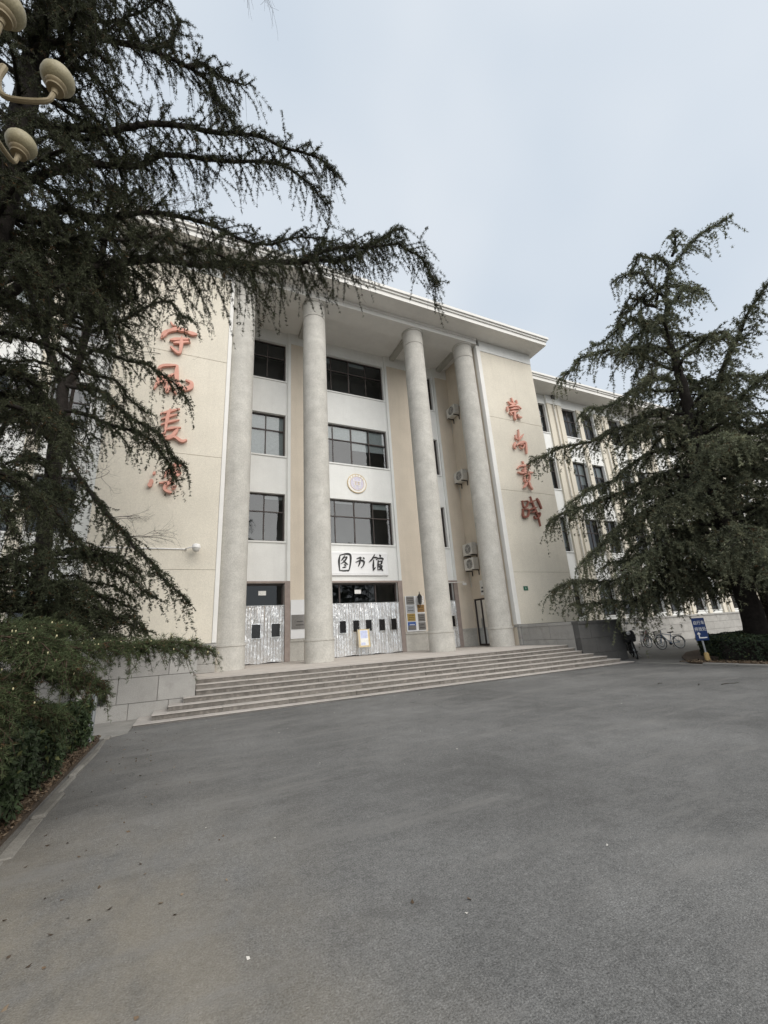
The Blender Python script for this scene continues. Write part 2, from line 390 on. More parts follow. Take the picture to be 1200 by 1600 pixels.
def window(parent, u0, u1, z0, z1, cols, T, inset=0.16, trans=0.62, blinds=(), sill=True, fm='frame', gm='glass', label=None, mull=0.055):
    """window (frame) > pane, sill, blind; trans = height fraction of the transom"""
    f = MB(T); b = 0.07; zt = z0 + (z1 - z0) * trans; d0, d1 = inset, inset + 0.07
    f.box(u0, u0 + b, d0, d1, z0, z1); f.box(u1 - b, u1, d0, d1, z0, z1)
    f.box(u0 + b, u1 - b, d0, d1, z0, z0 + b); f.box(u0 + b, u1 - b, d0, d1, z1 - b, z1)
    us = [u0 + (u1 - u0) * i / cols for i in range(cols + 1)]
    rows = [(z0 + b, zt - mull / 2), (zt + mull / 2, z1 - b)] if trans else [(z0 + b, z1 - b)]
    if trans: f.box(u0 + b, u1 - b, d0 - 0.01, d1 - 0.002, zt - mull / 2, zt + mull / 2)
    for i in range(1, cols):
        w = mull * (0.85 if i % 2 else 1.25)
        for a, c in rows: f.box(us[i] - w / 2, us[i] + w / 2, d0 + 0.003, d1 - 0.004, a, c)
    w_ = f.build('window', fm, parent)
    if label: w_['label'] = label
    for i in range(cols):
        for r_, (a, c) in enumerate(rows):
            p = MB(T); l = us[i] + (b if i == 0 else mull * 0.62); q = us[i + 1] - (b if i == cols - 1 else mull * 0.62)
            k = random.uniform(-0.004, 0.004)
            p.add([(l, d0 + .03 + k, a), (q, d0 + .03 - k, a), (q, d0 + .03 - k + random.uniform(-.006, .006), c), (l, d0 + .03 + k, c)], [(0, 1, 2, 3)])
            p.build('pane', gm, w_)
            for (ci, ri, frac) in blinds:
                if ci == i and ri == r_:
                    MB(T).box(l, q, d0 + .12, d0 + .13, c - (c - a) * frac, c).build('blind', 'blind', w_)
    if sill: MB(T).box(u0 - 0.06, u1 + 0.06, -0.05, inset - 0.004, z0 - 0.07, z0 + 0.004).build('sill', 'white', w_)
    return w_

def catmull(P, n=6):
    P = [np.array(p, float) for p in P]
    if len(P) < 3:
        return [P[0] + (P[-1] - P[0]) * t for t in np.linspace(0, 1, n)]
    Q = [2 * P[0] - P[1]] + P + [2 * P[-1] - P[-2]]; out = []
    for i in range(1, len(Q) - 2):
        for t in np.linspace(0, 1, n, endpoint=False):
            a, b, c, d = Q[i - 1], Q[i], Q[i + 1], Q[i + 2]
            out.append(0.5 * ((2 * b) + (-a + c) * t + (2 * a - 5 * b + 4 * c - d) * t * t + (-a + 3 * b - 3 * c + d) * t ** 3))
    return out + [P[-1]]

def brush_stroke(width, flat, y_front, thick, m, parent, dz):
    """a thick brush stroke in the X-Z plane, standing proud of the wall"""
    P = catmull([(flat[i], flat[i + 1]) for i in range(0, len(flat), 2)], 7); n = len(P)
    ln = sum(np.linalg.norm(P[i + 1] - P[i]) for i in range(n - 1)); vs = []; fs = []; s = 0
    for i, p in enumerate(P):
        d = P[min(i + 1, n - 1)] - P[max(i - 1, 0)]; d = d / (np.linalg.norm(d) + 1e-9); q = np.array((-d[1], d[0]))
        if i: s += np.linalg.norm(P[i] - P[i - 1])
        t = s / ln
        w = width * 0.5 * (0.55 + 0.65 * min(1, t / 0.22)) * (1 if t < 0.75 else 1 - 0.6 * (t - 0.75) / 0.25) * (0.92 + 0.16 * math.sin(9 * t + width * 50))
        a, b = p + q * w, p - q * w
        vs += [(a[0], y_front + dz, a[1]), (b[0], y_front + dz, b[1]), (a[0], y_front + thick, a[1]), (b[0], y_front + thick, b[1])]
        if i:
            k = 4 * (i - 1); fs += [(k, k + 1, k + 5, k + 4), (k + 2, k + 6, k + 7, k + 3), (k, k + 4, k + 6, k + 2), (k + 1, k + 3, k + 7, k + 5)]
    k = 4 * (n - 1); fs += [(0, 2, 3, 1), (k, k + 1, k + 3, k + 2)]
    return MB().add(vs, fs).build('stroke', m, parent)

def rebase(root, base):
    """put the Empty at the thing's base, its parts staying where they are"""
    b = Vector(base); root.location = b
    for ch in root.children: ch.location -= b
    return root

# ------------------------------------------------------------------ ground, kerbs, beds
def sheet(name, pts, z, m):
    mb = MB(); mb.add([(x, y, z) for x, y in pts], [tuple(range(len(pts)))])
    return tag(mb.build(name, m), kind='structure')
sheet('ground', [(-260, -260), (260, -260), (260, 260), (-260, 260)], 0.0, 'asphalt')
BED = [(15.95, -30), (15.95, 8.7), (16.15, 9.6), (16.9, 10.2), (18.2, 11.1), (20.6, 12.3), (24, 13.0), (90, 13.4), (90, -30)]
sheet('side_road', [(15.72, 8.4), (15.72, 11.4), (15.98, 11.4), (17.4, 12.7), (17.4, 19.3), (90, 19.3), (90, 13.0), (24, 12.6), (20.6, 11.9), (18.2, 10.7), (16.9, 9.8), (16.0, 8.4)], 0.004, 'side_asphalt')

def solid_sheet(name, pts, z0, z1, m):
    n = len(pts); mb = MB()
    mb.add([(x, y, z0) for x, y in pts] + [(x, y, z1) for x, y in pts], [tuple(range(n, 2 * n))] + [(i, (i + 1) % n, n + (i + 1) % n, n + i) for i in range(n)])
    return tag(mb.build(name, m), kind='structure')
solid_sheet('planting_bed', BED[::-1][::-1], -0.05, 0.06, 'soil')
solid_sheet('planting_bed', [(-40, -30), (-1.40, -30), (-1.40, 10.4), (-2.0, 10.6), (-2.4, 11.2), (-2.4, 12.9), (-40, 16)], -0.05, 0.05, 'soil')
solid_sheet('planting_bed', [(-40, 16.0), (-2.4, 12.9), (-2.4, 15.9), (-3.4, 15.9), (-3.4, 19.4), (-40, 19.4)], -0.06, 0.045, 'soil')
solid_sheet('pavement', [(-1.36, 10.5), (-0.98, 10.9), (-0.97, 11.6), (-0.97, 12.79), (-2.38, 12.79), (-2.38, 11.25), (-1.98, 10.65)], -0.05, 0.014, 'concrete')
k1 = tag(empty('kerb', (-1.27, 4, 0)), kind='structure')
y = -6.0
while y < 10.6:
    L = random.uniform(0.55, 1.15)
    o = piece('kerb_stone', -0.08, 0.03 + random.uniform(-.03, .03), y - 4, min(y + L, 10.7) - 4 - 0.012, -0.1, 0.03 + random.uniform(-.02, .02), 'kerbconc', k1, 0.02)
    o.rotation_euler = (random.uniform(-.01, .01), random.uniform(-.05, .05), random.uniform(-.03, .03)); y += L
k2 = tag(empty('kerb', (15.82, 0, 0)), kind='structure')
y = -12.0
while y < 9.0:
    L = 1.0
    piece('kerb_stone', -0.08, 0.12, y, y + L - 0.012, -0.1, 0.07 + random.uniform(-.006, .006), 'concrete', k2, 0.015); y += L
solid_sheet('kerb_line', [(15.68, 9.0), (15.86, 9.0), (16.06, 11.5), (15.99, 11.52)], -0.05, 0.02, 'concrete')

# ------------------------------------------------------------------ the library building
B = empty('library_building')
ZF = [(6.25, 8.68), (10.72, 13.12), (15.16, 17.58)]      # window sills and heads of the upper storeys
YW, YB = 19.6, 16.3                                        # inner facade, front of the solid end walls
TF = frameT((0, YW, 0), (1, 0, 0), (0, 1, 0))
BAYS = [(2.04, 4.0, 2), (5.55, 9.9, 4), (12.0, 13.4, 2)]

# tan backing wall of the portico with a white bay strip for each window column
holes = [(a - .25, b + .25, .76, 18.49) for a, b, n in BAYS]
wall('wall', 'tan', B, 0.95, 14.62, 0.76, 18.5, holes, 0.07, TF)
for bi, (a, b, n) in enumerate(BAYS):
    hs = [(a, b, z0, z1) for z0, z1 in ZF] + [(a, b, 0.76, 4.25)]
    wall('bay_panel', 'white', B, a - .25, b + .25, 0.76, 18.49, hs, 0.3, frameT((0, YW + .06, 0), (1, 0, 0), (0, 1, 0)))
    t = MB()                                               # raised white frame round the bay
    t.box(a - .25, a - .10, YW - .05, YW + .058, 4.34, 18.48); t.box(b + .10, b + .25, YW - .05, YW + .058, 4.34, 18.48)
    t.build('bay_frame', 'white', B)
    t = MB()
    t.box(a - .25, a - .002, YW - .06, YW + .058, 0.765, 4.25); t.box(b + .002, b + .25, YW - .06, YW + .058, 0.765, 4.25)
    t.box(a - .25, b + .25, YW - .062, YW + .057, 4.252, 4.338); t.build('door_surround', 'doorframe', B)
    for fi, (z0, z1) in enumerate(ZF):
        bl = []
        if bi == 1 and fi == 1: bl = [(i, 1, 1.0) for i in range(3)] + [(3, 1, .95), (2, 0, .32), (3, 0, .3), (0, 0, .0)]
        if bi == 0 and fi == 1: bl = [(0, 1, 1.0), (1, 1, 1.0), (0, 0, 1.0), (1, 0, .98)]
        if bi == 1 and fi == 0: bl = [(3, 1, .35), (1, 1, .12)]
        if bi == 0 and fi == 0: bl = [(1, 1, .2)]
        if bi == 1 and fi == 2: bl = [(0, 1, .4), (2, 1, .25)]
        window(B, a, b, z0, z1, n, frameT((0, YW + .06, 0), (1, 0, 0), (0, 1, 0)), 0.17, 0.62, [q for q in bl if q[2] > 0])
    # door: frame and transom panes above the curtain
    f = MB(); d0, d1 = YW + .2, YW + .28
    f.box(a, a + .09, d0, d1, .77, 4.245); f.box(b - .09, b, d0, d1, .77, 4.245); f.box(a + .09, b - .09, d0, d1, 4.16, 4.245); f.box(a + .09, b - .09, d0, d1, 3.14, 3.26)
    cuts = [a + .09] + ([a + 1.2, a + 3.15] if n == 4 else []) + [b - .09]
    for c in cuts[1:-1]: f.box(c - .035, c + .035, d0 + .004, d1 - .004, 3.26, 4.16)
    d = f.build('door', 'frame', B)
    for p, q in zip(cuts[:-1], cuts[1:]):
        MB().add([(p, d0 + .04, 3.26), (q, d0 + .042, 3.26), (q, d0 + .041, 4.16), (p, d0 + .04, 4.16)], [(0, 1, 2, 3)]).build('pane', 'doorglass', d)
    m_ = (a + b) / 2
    for p, q in ([(a + .09, m_), (m_, b - .09)]):
        MB().box(p + .01, q - .01, d0 + .03, d0 + .06, .77, 3.13).build('door_leaf', 'frame', d)
    MB().box(m_ - .17, m_ + .17, d0 - .004, d0 + .012, 3.72, 3.92).build('paper_notice', 'paper', d)
# white capital band and dado of the tan piers
for a, b in ((0.96, 1.785), (4.255, 5.295), (10.155, 11.745), (13.655, 14.59)):
    MB().box(a, b, YW - .04, YW - .002, 17.65, 18.45).build('capital_band', 'white', B)
    mb = MB(); mb.box(a, b, YW - .05, YW - .002, .765, 1.6); mb.box(a, b, YW - .085, YW - .003, 1.602, 1.70); mb.build('dado', 'column', B)

# return walls either side of the portico
TR = frameT((14.6, 0, 0), (0, 1, 0), (1, 0, 0))
wall('wall', 'tan', B, YB + .02, YW, 0.765, 18.5, [(17.25, 18.5, z0, z1) for z0, z1 in ZF] + [(18.4, 19.52, .765, 3.26)], 0.25, TR)
for z0, z1 in ZF: window(B, 17.25, 18.5, z0, z1, 2, TR, 0.12, 0.62)
gd = MB(TR)
gd.box(18.4, 18.47, .05, .13, .77, 3.25); gd.box(19.45, 19.52, .05, .13, .77, 3.25); gd.box(18.47, 19.45, .05, .13, 3.17, 3.25); gd.box(18.47, 19.45, .05, .13, .77, .86)
gd.box(18.92, 18.99, .052, .128, .86, 3.17)
gdo = gd.build('side_door', 'frame', B)
for p, q in ((18.47, 18.92), (18.99, 19.45)): MB(TR).box(p, q, .085, .095, .86, 3.17).build('pane', 'doorglass', gdo)
MB(TR).box(19.0, 19.03, .0, .05, 1.7, 2.2).build('door_handle', 'steel', gdo)
TL = frameT((0.95, 0, 0), (0, 1, 0), (-1, 0, 0))
wall('wall', 'tan', B, YB + .02, YW, 0.765, 18.5, [], 0.2, TL)

# solid beige end walls: stacked panels with open joints, white edge strips, plinth ledge
LV = [1.72, 4.30, 8.78, 13.22, 17.62]
for (a, b) in ((-3.25, 0.80), (14.86, 18.87)):
    MB().box(a + .02, b - .02, YB + .03, YW + 3, 0.3, 18.32).build('wall_core', 'joint', B)
    for z0, z1 in zip(LV[:-1], LV[1:]):
        MB().cbox(a, b, YB, YB + .3, z0 + .005, z1 - .005, .008).build('wall_panel', 'beige', B)
    MB().box(a - .004, b + .004, YB - .02, YB + .3, 17.63, 18.325).build('frieze', 'white', B)
for (a, b) in ((0.802, 0.957), (14.593, 14.858)):
    MB().cbox(a, b, YB - .03, YB + .25, 1.73, 17.94, .012).build('edge_strip', 'cornice', B)
MB().box(18.60, 18.874, YB + .31, YW, 0.3, 18.32).build('wall', 'beige', B)
MB().box(-3.254, -3.0, YB + .31, YW, 0.3, 18.32).build('wall', 'beige', B)
# plinth stones under the end walls
for (a, b) in ((-3.35, 0.95), (14.6, 18.97)):
    course('plinth_stone', a, b, YB - .12, YB + .2, 0.0, 0.76, 1.1, 'plinth', B)
    course('plinth_stone', a, b, YB - .12, YB + .2, 0.76, 1.05, 1.5, 'plinth', B, off=.4)
    course('plinth_stone', a, b, YB - .12, YB + .2, 1.05, 1.6, 1.3, 'plinth', B)
    course('plinth_ledge', a - .02, b + .02, YB - .16, YB + .2, 1.6, 1.715, 2.1, 'plinth', B, gap=.005)
# cheek blocks beside the steps
YC = 12.8
for side, (a, b) in (('l', (-2.35, 0.30)), ('r', (14.70, 17.35))):
    MB().box(a + .03, b - .03, YC + .03, YB - .13, -.05, 1.64).build('block_core', 'joint', B)
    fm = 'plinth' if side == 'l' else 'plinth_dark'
    rows = [(0.0, .38, .9, .3), (.38, .98, 1.03, 0), (.98, 1.56, 1.3, .5)]
    for z0, z1, L, of in rows:
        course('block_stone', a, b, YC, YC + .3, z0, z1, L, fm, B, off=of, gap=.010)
        for (xa, xb) in ((a, a + .25), (b - .25, b)):
            ys = YC + .3
            while ys < YB - .14:
                ye = min(ys + L, YB - .125)
                if YB - .125 - ye < .3: ye = YB - .125
                piece('block_stone', xa, xb, ys + .005, ye - .005, z0 + .005, z1 - .005, 'plinth', B); ys = ye
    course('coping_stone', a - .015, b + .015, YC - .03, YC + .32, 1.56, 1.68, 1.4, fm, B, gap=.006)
    ys = YC + .32
    while ys < YB - .17:
        ye = min(ys + 1.3, YB - .165)
        piece('coping_stone', a - .015, b + .015, ys + .003, ye - .003, 1.562, 1.68, 'plinth', B); ys = ye
MB().box(-2.02, -1.72, YC - .004, YC + .02, .40, .62).build('vent_opening', 'iron', B)

# columns
CX = [1.40, 4.83, 10.57, 14.0]; YCOL = 16.85
for x in CX:
    c = MB().lathe([(.572, 1.66), (.575, 4), (.572, 9), (.564, 13), (.555, 17.03)], (x, YCOL, 0), 48).build('column', 'column', B, True)
    MB().lathe([(.602, .76), (.602, 1.52), (.60, 1.56), (.625, 1.58), (.625, 1.655), (.60, 1.66)], (x, YCOL, 0), 48).build('base', 'column', c, True)
    MB().lathe([(.535, 17.03), (.535, 17.06), (.56, 17.062), (.558, 17.84), (.60, 17.86), (.605, 17.95)], (x, YCOL, 0), 48).build('capital', 'column', c, True)
# entablature beam, cross beams, portico ceiling
MB().box(0.951, 14.599, 16.22, 17.35, 17.952, 18.34).build('beam', 'cornice', B)
MB().box(0.951, 14.599, 16.16, 16.218, 18.20, 18.328).build('beam_moulding', 'cornice', B)
for x in CX: MB().box(x - .16, x + .16, 17.352, YW - .045, 18.12, 18.49).build('cross_beam', 'ceiling', B)
MB().box(0.90, 14.65, 16.3, YW + .1, 18.495, 18.7).build('portico_ceiling', 'ceiling', B)
# eaves cornice
def cornice(x0, x1, yf, yb):
    e = MB(); e.box(x0, x1, yf, yb, 18.332, 18.58); c = e.build('eaves', 'cornice', B)
    MB().box(x0 - .07, x1 + .07, yf - .07, yb + .002, 18.582, 18.70).build('eaves_moulding', 'cornice', c)
    MB().box(x0 - .15, x1 + .15, yf - .15, yb + .004, 18.702, 18.86).build('eaves_moulding', 'cornice', c)
cornice(-3.62, 19.22, 15.15, 34)
MB().box(-3.0, 18.6, 16, 33, 18.86, 19.1).build('roof', 'ceiling', B)

# the two wings
def wing(sign, npair, xend):
    X = lambda x: x if sign > 0 else 15.44 - x
    pairs = [19.93 + 5.13 * k for k in range(npair)]
    wins = []
    for p in pairs: wins += [(p, p + 1.48), (p + 1.94, p + 3.42)]
    zr = [(1.98, 4.2)] + ZF
    lo, hi = sorted((X(18.9), X(xend)))
    hs = [(*sorted((X(a), X(b))), z0, z1) for a, b in wins for z0, z1 in zr]
    wall('wall', 'white', B, lo, hi, 0.0, 18.34, hs, 0.3, TF)
    for (a, b, z0, z1) in hs:
        bl = []
        if random.random() < .5: bl = [(0, 1, 1.0), (1, 1, 1.0)] + ([(0, 0, random.uniform(.3, 1)), (1, 0, random.uniform(.3, 1))] if random.random() < .6 else [])
        window(B, a, b, z0, z1, 2, TF, 0.2, 0.6, bl)
    for k, p in enumerate(pairs):
        a, b = sorted((X(p + 1.50), X(p + 1.92))); MB().cbox(a, b, YW - .14, YW - .002, 1.72, 17.62, .01).build('pilaster', 'beige', B)
        for q, w in ((3.52, .42), (4.56, .44)):
            a, b = sorted((X(p + q), X(p + q + w))); MB().cbox(a, b, YW - .14, YW - .002, 1.72, 17.62, .01).build('pilaster', 'beige', B)
        a, b = sorted((X(p + 3.945), X(p + 4.555))); MB().box(a, b, YW - .05, YW - .002, 1.72, 17.62).build('pilaster', 'beige', B)
        xm = X(p + 4.2); dp = MB().tube([(xm, YW - .14, 0.2), (xm, YW - .14, 18.0), (xm, YW - .2, 18.3)], .05, 8).build('downpipe', 'acwhite', B)
        MB().box(xm - .12, xm + .12, YW - .3, YW - .06, 18.08, 18.33).build('hopper', 'acdark', dp)
        MB().box(min(X(p + 3.5), X(p + 5.02)), max(X(p + 3.5), X(p + 5.02)), YW - .16, YW - .004, 17.63, 18.32).build('frieze', 'white', B)
    L, Hh = (lo if sign > 0 else lo), hi
    for z0, z1, ln, of in ((0, .55, 1.5, 0), (.55, 1.1, 1.3, .5), (1.1, 1.6, 1.5, .3)):
        course('plinth_stone', max(L, -16), min(Hh, 52), YW - .2, YW + .1, z0, z1, ln, 'plinth', B, off=of, gap=.012)
    MB().box(L, Hh, YW - .26, YW + .1, 1.602, 1.72).build('plinth_ledge', 'plinth', B)
    MB().box(L + .01, Hh - .01, YW + 2.6, 34, 0, 18.33).build('interior_wall', 'interior', B)
    f = MB()
    for zz in (1.2, 5.3, 9.75, 14.2): f.box(L + .01, Hh - .01, YW + .31, YW + 2.58, zz, zz + .2)
    f.build('interior_floor', 'interior', B)
    x0, x1 = (19.42, xend + .4) if sign > 0 else (X(xend) - .4, 15.44 - 19.22 + .0 - .04)
    if sign < 0: x1 = -3.84
    e = MB().box(x0, x1, 18.15, 34, 18.345, 18.60).build('eaves', 'cornice', B)
    MB().box(x0, x1 + .05, 18.08, 33.99, 18.602, 18.72).build('eaves_moulding', 'cornice', e)
    MB().box(x0, x1 + .1, 18.0, 33.98, 18.722, 18.87).build('eaves_moulding', 'cornice', e)
wing(1, 8, 61.0); wing(-1, 3, 35.0)
MB().box(-3.0, 18.6, YW + 2.6, 33.5, 0, 18.3).build('interior_wall', 'interior', B)
f = MB()
for zz in (5.3, 9.75, 14.2): f.box(-3.0, 18.6, YW + .37, YW + 2.58, zz, zz + .2)
f.build('interior_floor', 'interior', B)
MB().box(14.86, 15.6, 16.7, 19.58, 0.77, 18.3).build('interior_wall', 'interior', B) if False else None
tag(B, 'cream four-storey building with grey columned portico and white cornice', 'building')
rebase(B, (7.7, 16.3, 0))

# ------------------------------------------------------------------ entrance steps
S = empty('entrance_steps')
Y0, TD, RH, Z0 = 11.53, 0.325, 0.1185, 0.05
for k in range(7):
    xl, xr = ((-0.96 + .325 * k, 15.93 - .325 * k) if k < 4 else (0.305, 14.695))
    yf, zt = Y0 + TD * k, Z0 + RH * k
    zb = zt - (RH if k else .13)
    yb = 12.795 if k < 4 else 16.17
    if k == 6: yb = 19.83
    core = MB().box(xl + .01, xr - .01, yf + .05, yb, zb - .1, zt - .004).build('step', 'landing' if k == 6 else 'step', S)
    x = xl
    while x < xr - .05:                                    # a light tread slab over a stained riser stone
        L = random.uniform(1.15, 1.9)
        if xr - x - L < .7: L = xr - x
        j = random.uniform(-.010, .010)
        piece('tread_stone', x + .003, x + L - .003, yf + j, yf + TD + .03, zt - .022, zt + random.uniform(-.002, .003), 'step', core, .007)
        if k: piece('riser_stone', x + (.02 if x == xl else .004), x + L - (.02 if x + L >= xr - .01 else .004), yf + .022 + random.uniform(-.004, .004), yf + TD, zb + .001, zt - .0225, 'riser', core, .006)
        x += L
    if k and k < 4:                                        # stained ends of the lower steps
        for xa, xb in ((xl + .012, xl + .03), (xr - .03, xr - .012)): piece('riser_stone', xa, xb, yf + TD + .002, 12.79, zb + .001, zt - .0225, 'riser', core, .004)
tag(S, 'wide grey stone steps leading up to the portico', 'steps')
rebase(S, (7.5, 13.5, 0))

# ------------------------------------------------------------------ lettering and emblem
LEFT_STROKES = [[(0.07, [-1.46, 14.57, -1.35, 14.42, -1.21, 14.42]), (0.18, [-1.08, 14.37, -1.39, 14.17, -1.6, 13.99, -1.73, 13.68]), (0.17, [-1.21, 14.25, -0.93, 14.3, -0.69, 14.23, -0.43, 14.23]), (0.13, [-1.42, 13.68, -1.13, 13.8, -0.7, 13.92]), (0.12, [-1.28, 13.57, -0.94, 13.7, -0.66, 13.79]), (0.14, [-1.0, 13.97, -0.99, 13.48, -1.05, 13.15, -1.37, 13.37])], [(0.14, [-1.78, 11.32, -1.68, 11.67, -1.66, 12.02, -1.68, 12.29, -1.52, 12.44, -1.08, 12.56]), (0.18, [-1.06, 12.56, -1.05, 12.05, -0.95, 11.7, -0.74, 11.54, -0.52, 11.66, -0.5, 11.87, -0.72, 11.95]), (0.11, [-1.58, 11.65, -1.37, 11.94, -1.15, 12.14]), (0.13, [-1.28, 11.99, -1.41, 11.68, -1.33, 11.29, -1.21, 11.56, -1.0, 11.25]), (0.09, [-1.61, 11.92, -1.18, 11.76])], [(0.09, [-1.48, 10.28, -1.19, 10.44, -0.83, 10.62]), (0.09, [-1.44, 10.05, -1.17, 10.23, -0.88, 10.37]), (0.09, [-1.43, 9.82, -1.11, 10.01, -0.81, 10.13]), (0.1, [-1.25, 9.64, -1.01, 9.75, -0.73, 9.81]), (0.12, [-1.16, 10.55, -1.23, 10.12, -1.26, 9.5]), (0.14, [-1.25, 9.53, -1.35, 9.36, -1.16, 9.3, -0.94, 9.39, -0.67, 9.24, -0.49, 9.32]), (0.13, [-0.83, 9.73, -1.0, 9.44, -1.22, 9.32])], [(0.11, [-1.1, 7.96, -0.84, 8.18, -0.6, 8.25]), (0.09, [-0.77, 8.35, -1.04, 8.02, -1.13, 7.71]), (0.12, [-0.99, 7.91, -0.65, 7.96, -0.79, 7.77, -1.0, 7.59]), (0.09, [-1.29, 7.46, -1.04, 7.51, -0.8, 7.53]), (0.13, [-0.92, 7.6, -1.1, 7.26, -0.85, 7.11]), (0.11, [-0.86, 7.28, -0.71, 7.41]), (0.09, [-1.51, 7.77, -1.44, 7.88]), (0.16, [-1.59, 7.28, -1.52, 7.57])]]
RIGHT_STROKES = [[(0.1, [16.63, 14.7, 16.74, 14.33]), (0.12, [16.31, 14.38, 16.59, 14.28, 17.02, 14.4]), (0.1, [16.98, 14.61, 17.03, 14.38]), (0.11, [16.21, 14.03, 16.16, 13.69]), (0.12, [16.28, 14.02, 16.71, 14.18, 17.08, 14.19, 17.28, 14.07]), (0.11, [16.4, 13.87, 16.79, 14.01, 17.13, 14.07]), (0.1, [16.29, 13.65, 16.67, 13.77, 16.99, 13.86]), (0.15, [16.71, 13.81, 16.64, 13.41, 16.69, 13.23]), (0.09, [16.32, 13.64, 16.47, 13.49]), (0.12, [16.86, 13.63, 16.96, 13.47, 17.18, 13.46])], [(0.09, [16.77, 12.62, 16.73, 12.33, 16.66, 11.97]), (0.09, [16.48, 12.23, 16.47, 12.0, 16.63, 11.94]), (0.1, [17.1, 12.37, 16.85, 12.11, 16.62, 11.87]), (0.12, [16.36, 11.75, 16.21, 11.43, 16.32, 11.32]), (0.14, [16.41, 11.54, 16.62, 11.7, 16.94, 11.84, 17.14, 11.82, 17.13, 11.53, 17.08, 11.11]), (0.06, [16.66, 11.59, 16.91, 11.7, 16.97, 11.57, 16.77, 11.4, 16.61, 11.49])], [(0.09, [16.65, 10.6, 16.74, 10.45]), (0.1, [16.21, 10.09, 16.4, 10.27, 16.7, 10.34, 17.09, 10.41, 17.07, 10.25]), (0.08, [16.77, 10.25, 16.68, 9.84]), (0.08, [16.57, 10.08, 17.02, 10.18]), (0.12, [16.17, 9.87, 16.46, 9.86, 16.9, 9.95, 17.34, 9.96]), (0.07, [16.49, 9.98, 16.94, 10.05]), (0.08, [16.62, 9.77, 16.57, 9.42, 16.66, 9.29]), (0.08, [16.64, 9.76, 17.0, 9.82, 16.93, 9.46, 16.7, 9.28]), (0.06, [16.66, 9.6, 16.9, 9.66]), (0.06, [16.63, 9.44, 16.85, 9.5]), (0.11, [16.7, 9.3, 16.56, 9.11, 16.42, 8.96]), (0.13, [16.85, 9.35, 16.9, 9.09, 17.04, 8.91])], [(0.09, [16.16, 8.2, 16.2, 7.84, 16.4, 7.88, 16.57, 8.18, 16.2, 8.17]), (0.12, [16.11, 7.73, 16.07, 7.3, 16.38, 7.34, 16.51, 7.69, 16.14, 7.7]), (0.1, [16.8, 8.49, 16.85, 8.22, 16.95, 7.88, 17.08, 7.51, 17.14, 7.14, 17.17, 6.8]), (0.1, [16.55, 8.1, 17.12, 8.28]), (0.13, [17.25, 8.43, 17.37, 8.16, 17.47, 7.81]), (0.1, [16.55, 7.69, 16.94, 7.83, 17.15, 7.88]), (0.1, [16.65, 7.54, 16.99, 7.67, 16.86, 7.78]), (0.08, [16.82, 7.36, 16.89, 7.21, 17.18, 7.35, 17.27, 7.56, 16.94, 7.51])]]
NAME_STROKES = [[(0.08, [6.76, 5.66, 6.69, 5.32, 6.71, 4.84]), (0.08, [6.73, 5.62, 7.05, 5.7, 7.3, 5.65, 7.3, 5.27, 7.2, 4.87, 7.06, 4.85]), (0.06, [7.01, 5.62, 6.88, 5.43, 6.8, 5.35]), (0.06, [6.92, 5.49, 7.12, 5.54, 6.96, 5.31, 6.78, 5.19]), (0.06, [6.92, 5.36, 7.07, 5.21, 7.17, 5.16]), (0.05, [6.94, 5.16, 7.06, 5.1]), (0.05, [6.86, 5.0, 7.07, 5.04]), (0.05, [6.71, 4.87, 6.94, 4.84, 7.2, 4.88])], [(0.06, [7.64, 5.46, 7.87, 5.53, 7.85, 5.41]), (0.07, [7.58, 5.28, 7.86, 5.38, 8.04, 5.31, 7.98, 5.1, 7.86, 5.0]), (0.06, [7.83, 5.52, 7.8, 5.25, 7.71, 5.07]), (0.06, [7.99, 5.54, 8.08, 5.46])], [(0.06, [8.67, 5.72, 8.5, 5.46, 8.31, 5.29]), (0.06, [8.52, 5.55, 8.82, 5.55]), (0.07, [8.59, 5.43, 8.55, 5.15, 8.53, 4.85]), (0.05, [8.51, 4.85, 8.67, 5.04]), (0.06, [8.94, 5.71, 9.0, 5.59]), (0.06, [8.72, 5.42, 8.85, 5.51, 9.12, 5.5, 9.09, 5.39]), (0.06, [8.84, 5.41, 8.79, 4.94]), (0.05, [8.84, 5.35, 9.05, 5.35, 8.99, 5.21, 8.83, 5.19]), (0.06, [8.82, 5.09, 9.03, 5.11, 8.95, 4.95, 8.76, 4.9]), (0.06, [8.89, 5.06, 9.08, 4.86])]]
def letters(chars, names, col_label, group):
    for i, (strokes, nm) in enumerate(zip(chars, names)):
        m = 'salmon'
        if col_label == 'right' and i == 3: m = 'brown_letter'
        xs = [v for w, f in strokes for v in f[0::2]]; zs = [v for w, f in strokes for v in f[1::2]]
        root = empty('raised_character')
        for j, (w, f) in enumerate(strokes): brush_stroke(w * .78, f, YB - .15, .105, m, root, -.004 * j)
        pins = MB()
        for w, f in strokes[:4]: pins.box(f[0] - .015, f[0] + .015, YB - .046, YB - .001, f[1] - .015, f[1] + .015)
        pins.build('fixing_pin', 'iron', root)
        tag(root, nm, 'sign letter', group)
        rebase(root, (sum(xs) / len(xs), YB, min(zs)))
letters(LEFT_STROKES, ['salmon raised brush character, topmost on the left cream wall', 'salmon raised brush character, second from top on the left cream wall',
    'salmon raised brush character, third from top on the left cream wall', 'salmon raised brush character, lowest on the left cream wall above the camera'], 'left', 'characters on the left wall')
letters(RIGHT_STROKES, ['salmon raised brush character, topmost on the right cream wall', 'salmon raised brush character, second from top on the right cream wall',
    'salmon raised brush character, third from top on the right cream wall', 'dark brown raised brush character, lowest on the right cream wall'], 'right', 'characters on the right wall')

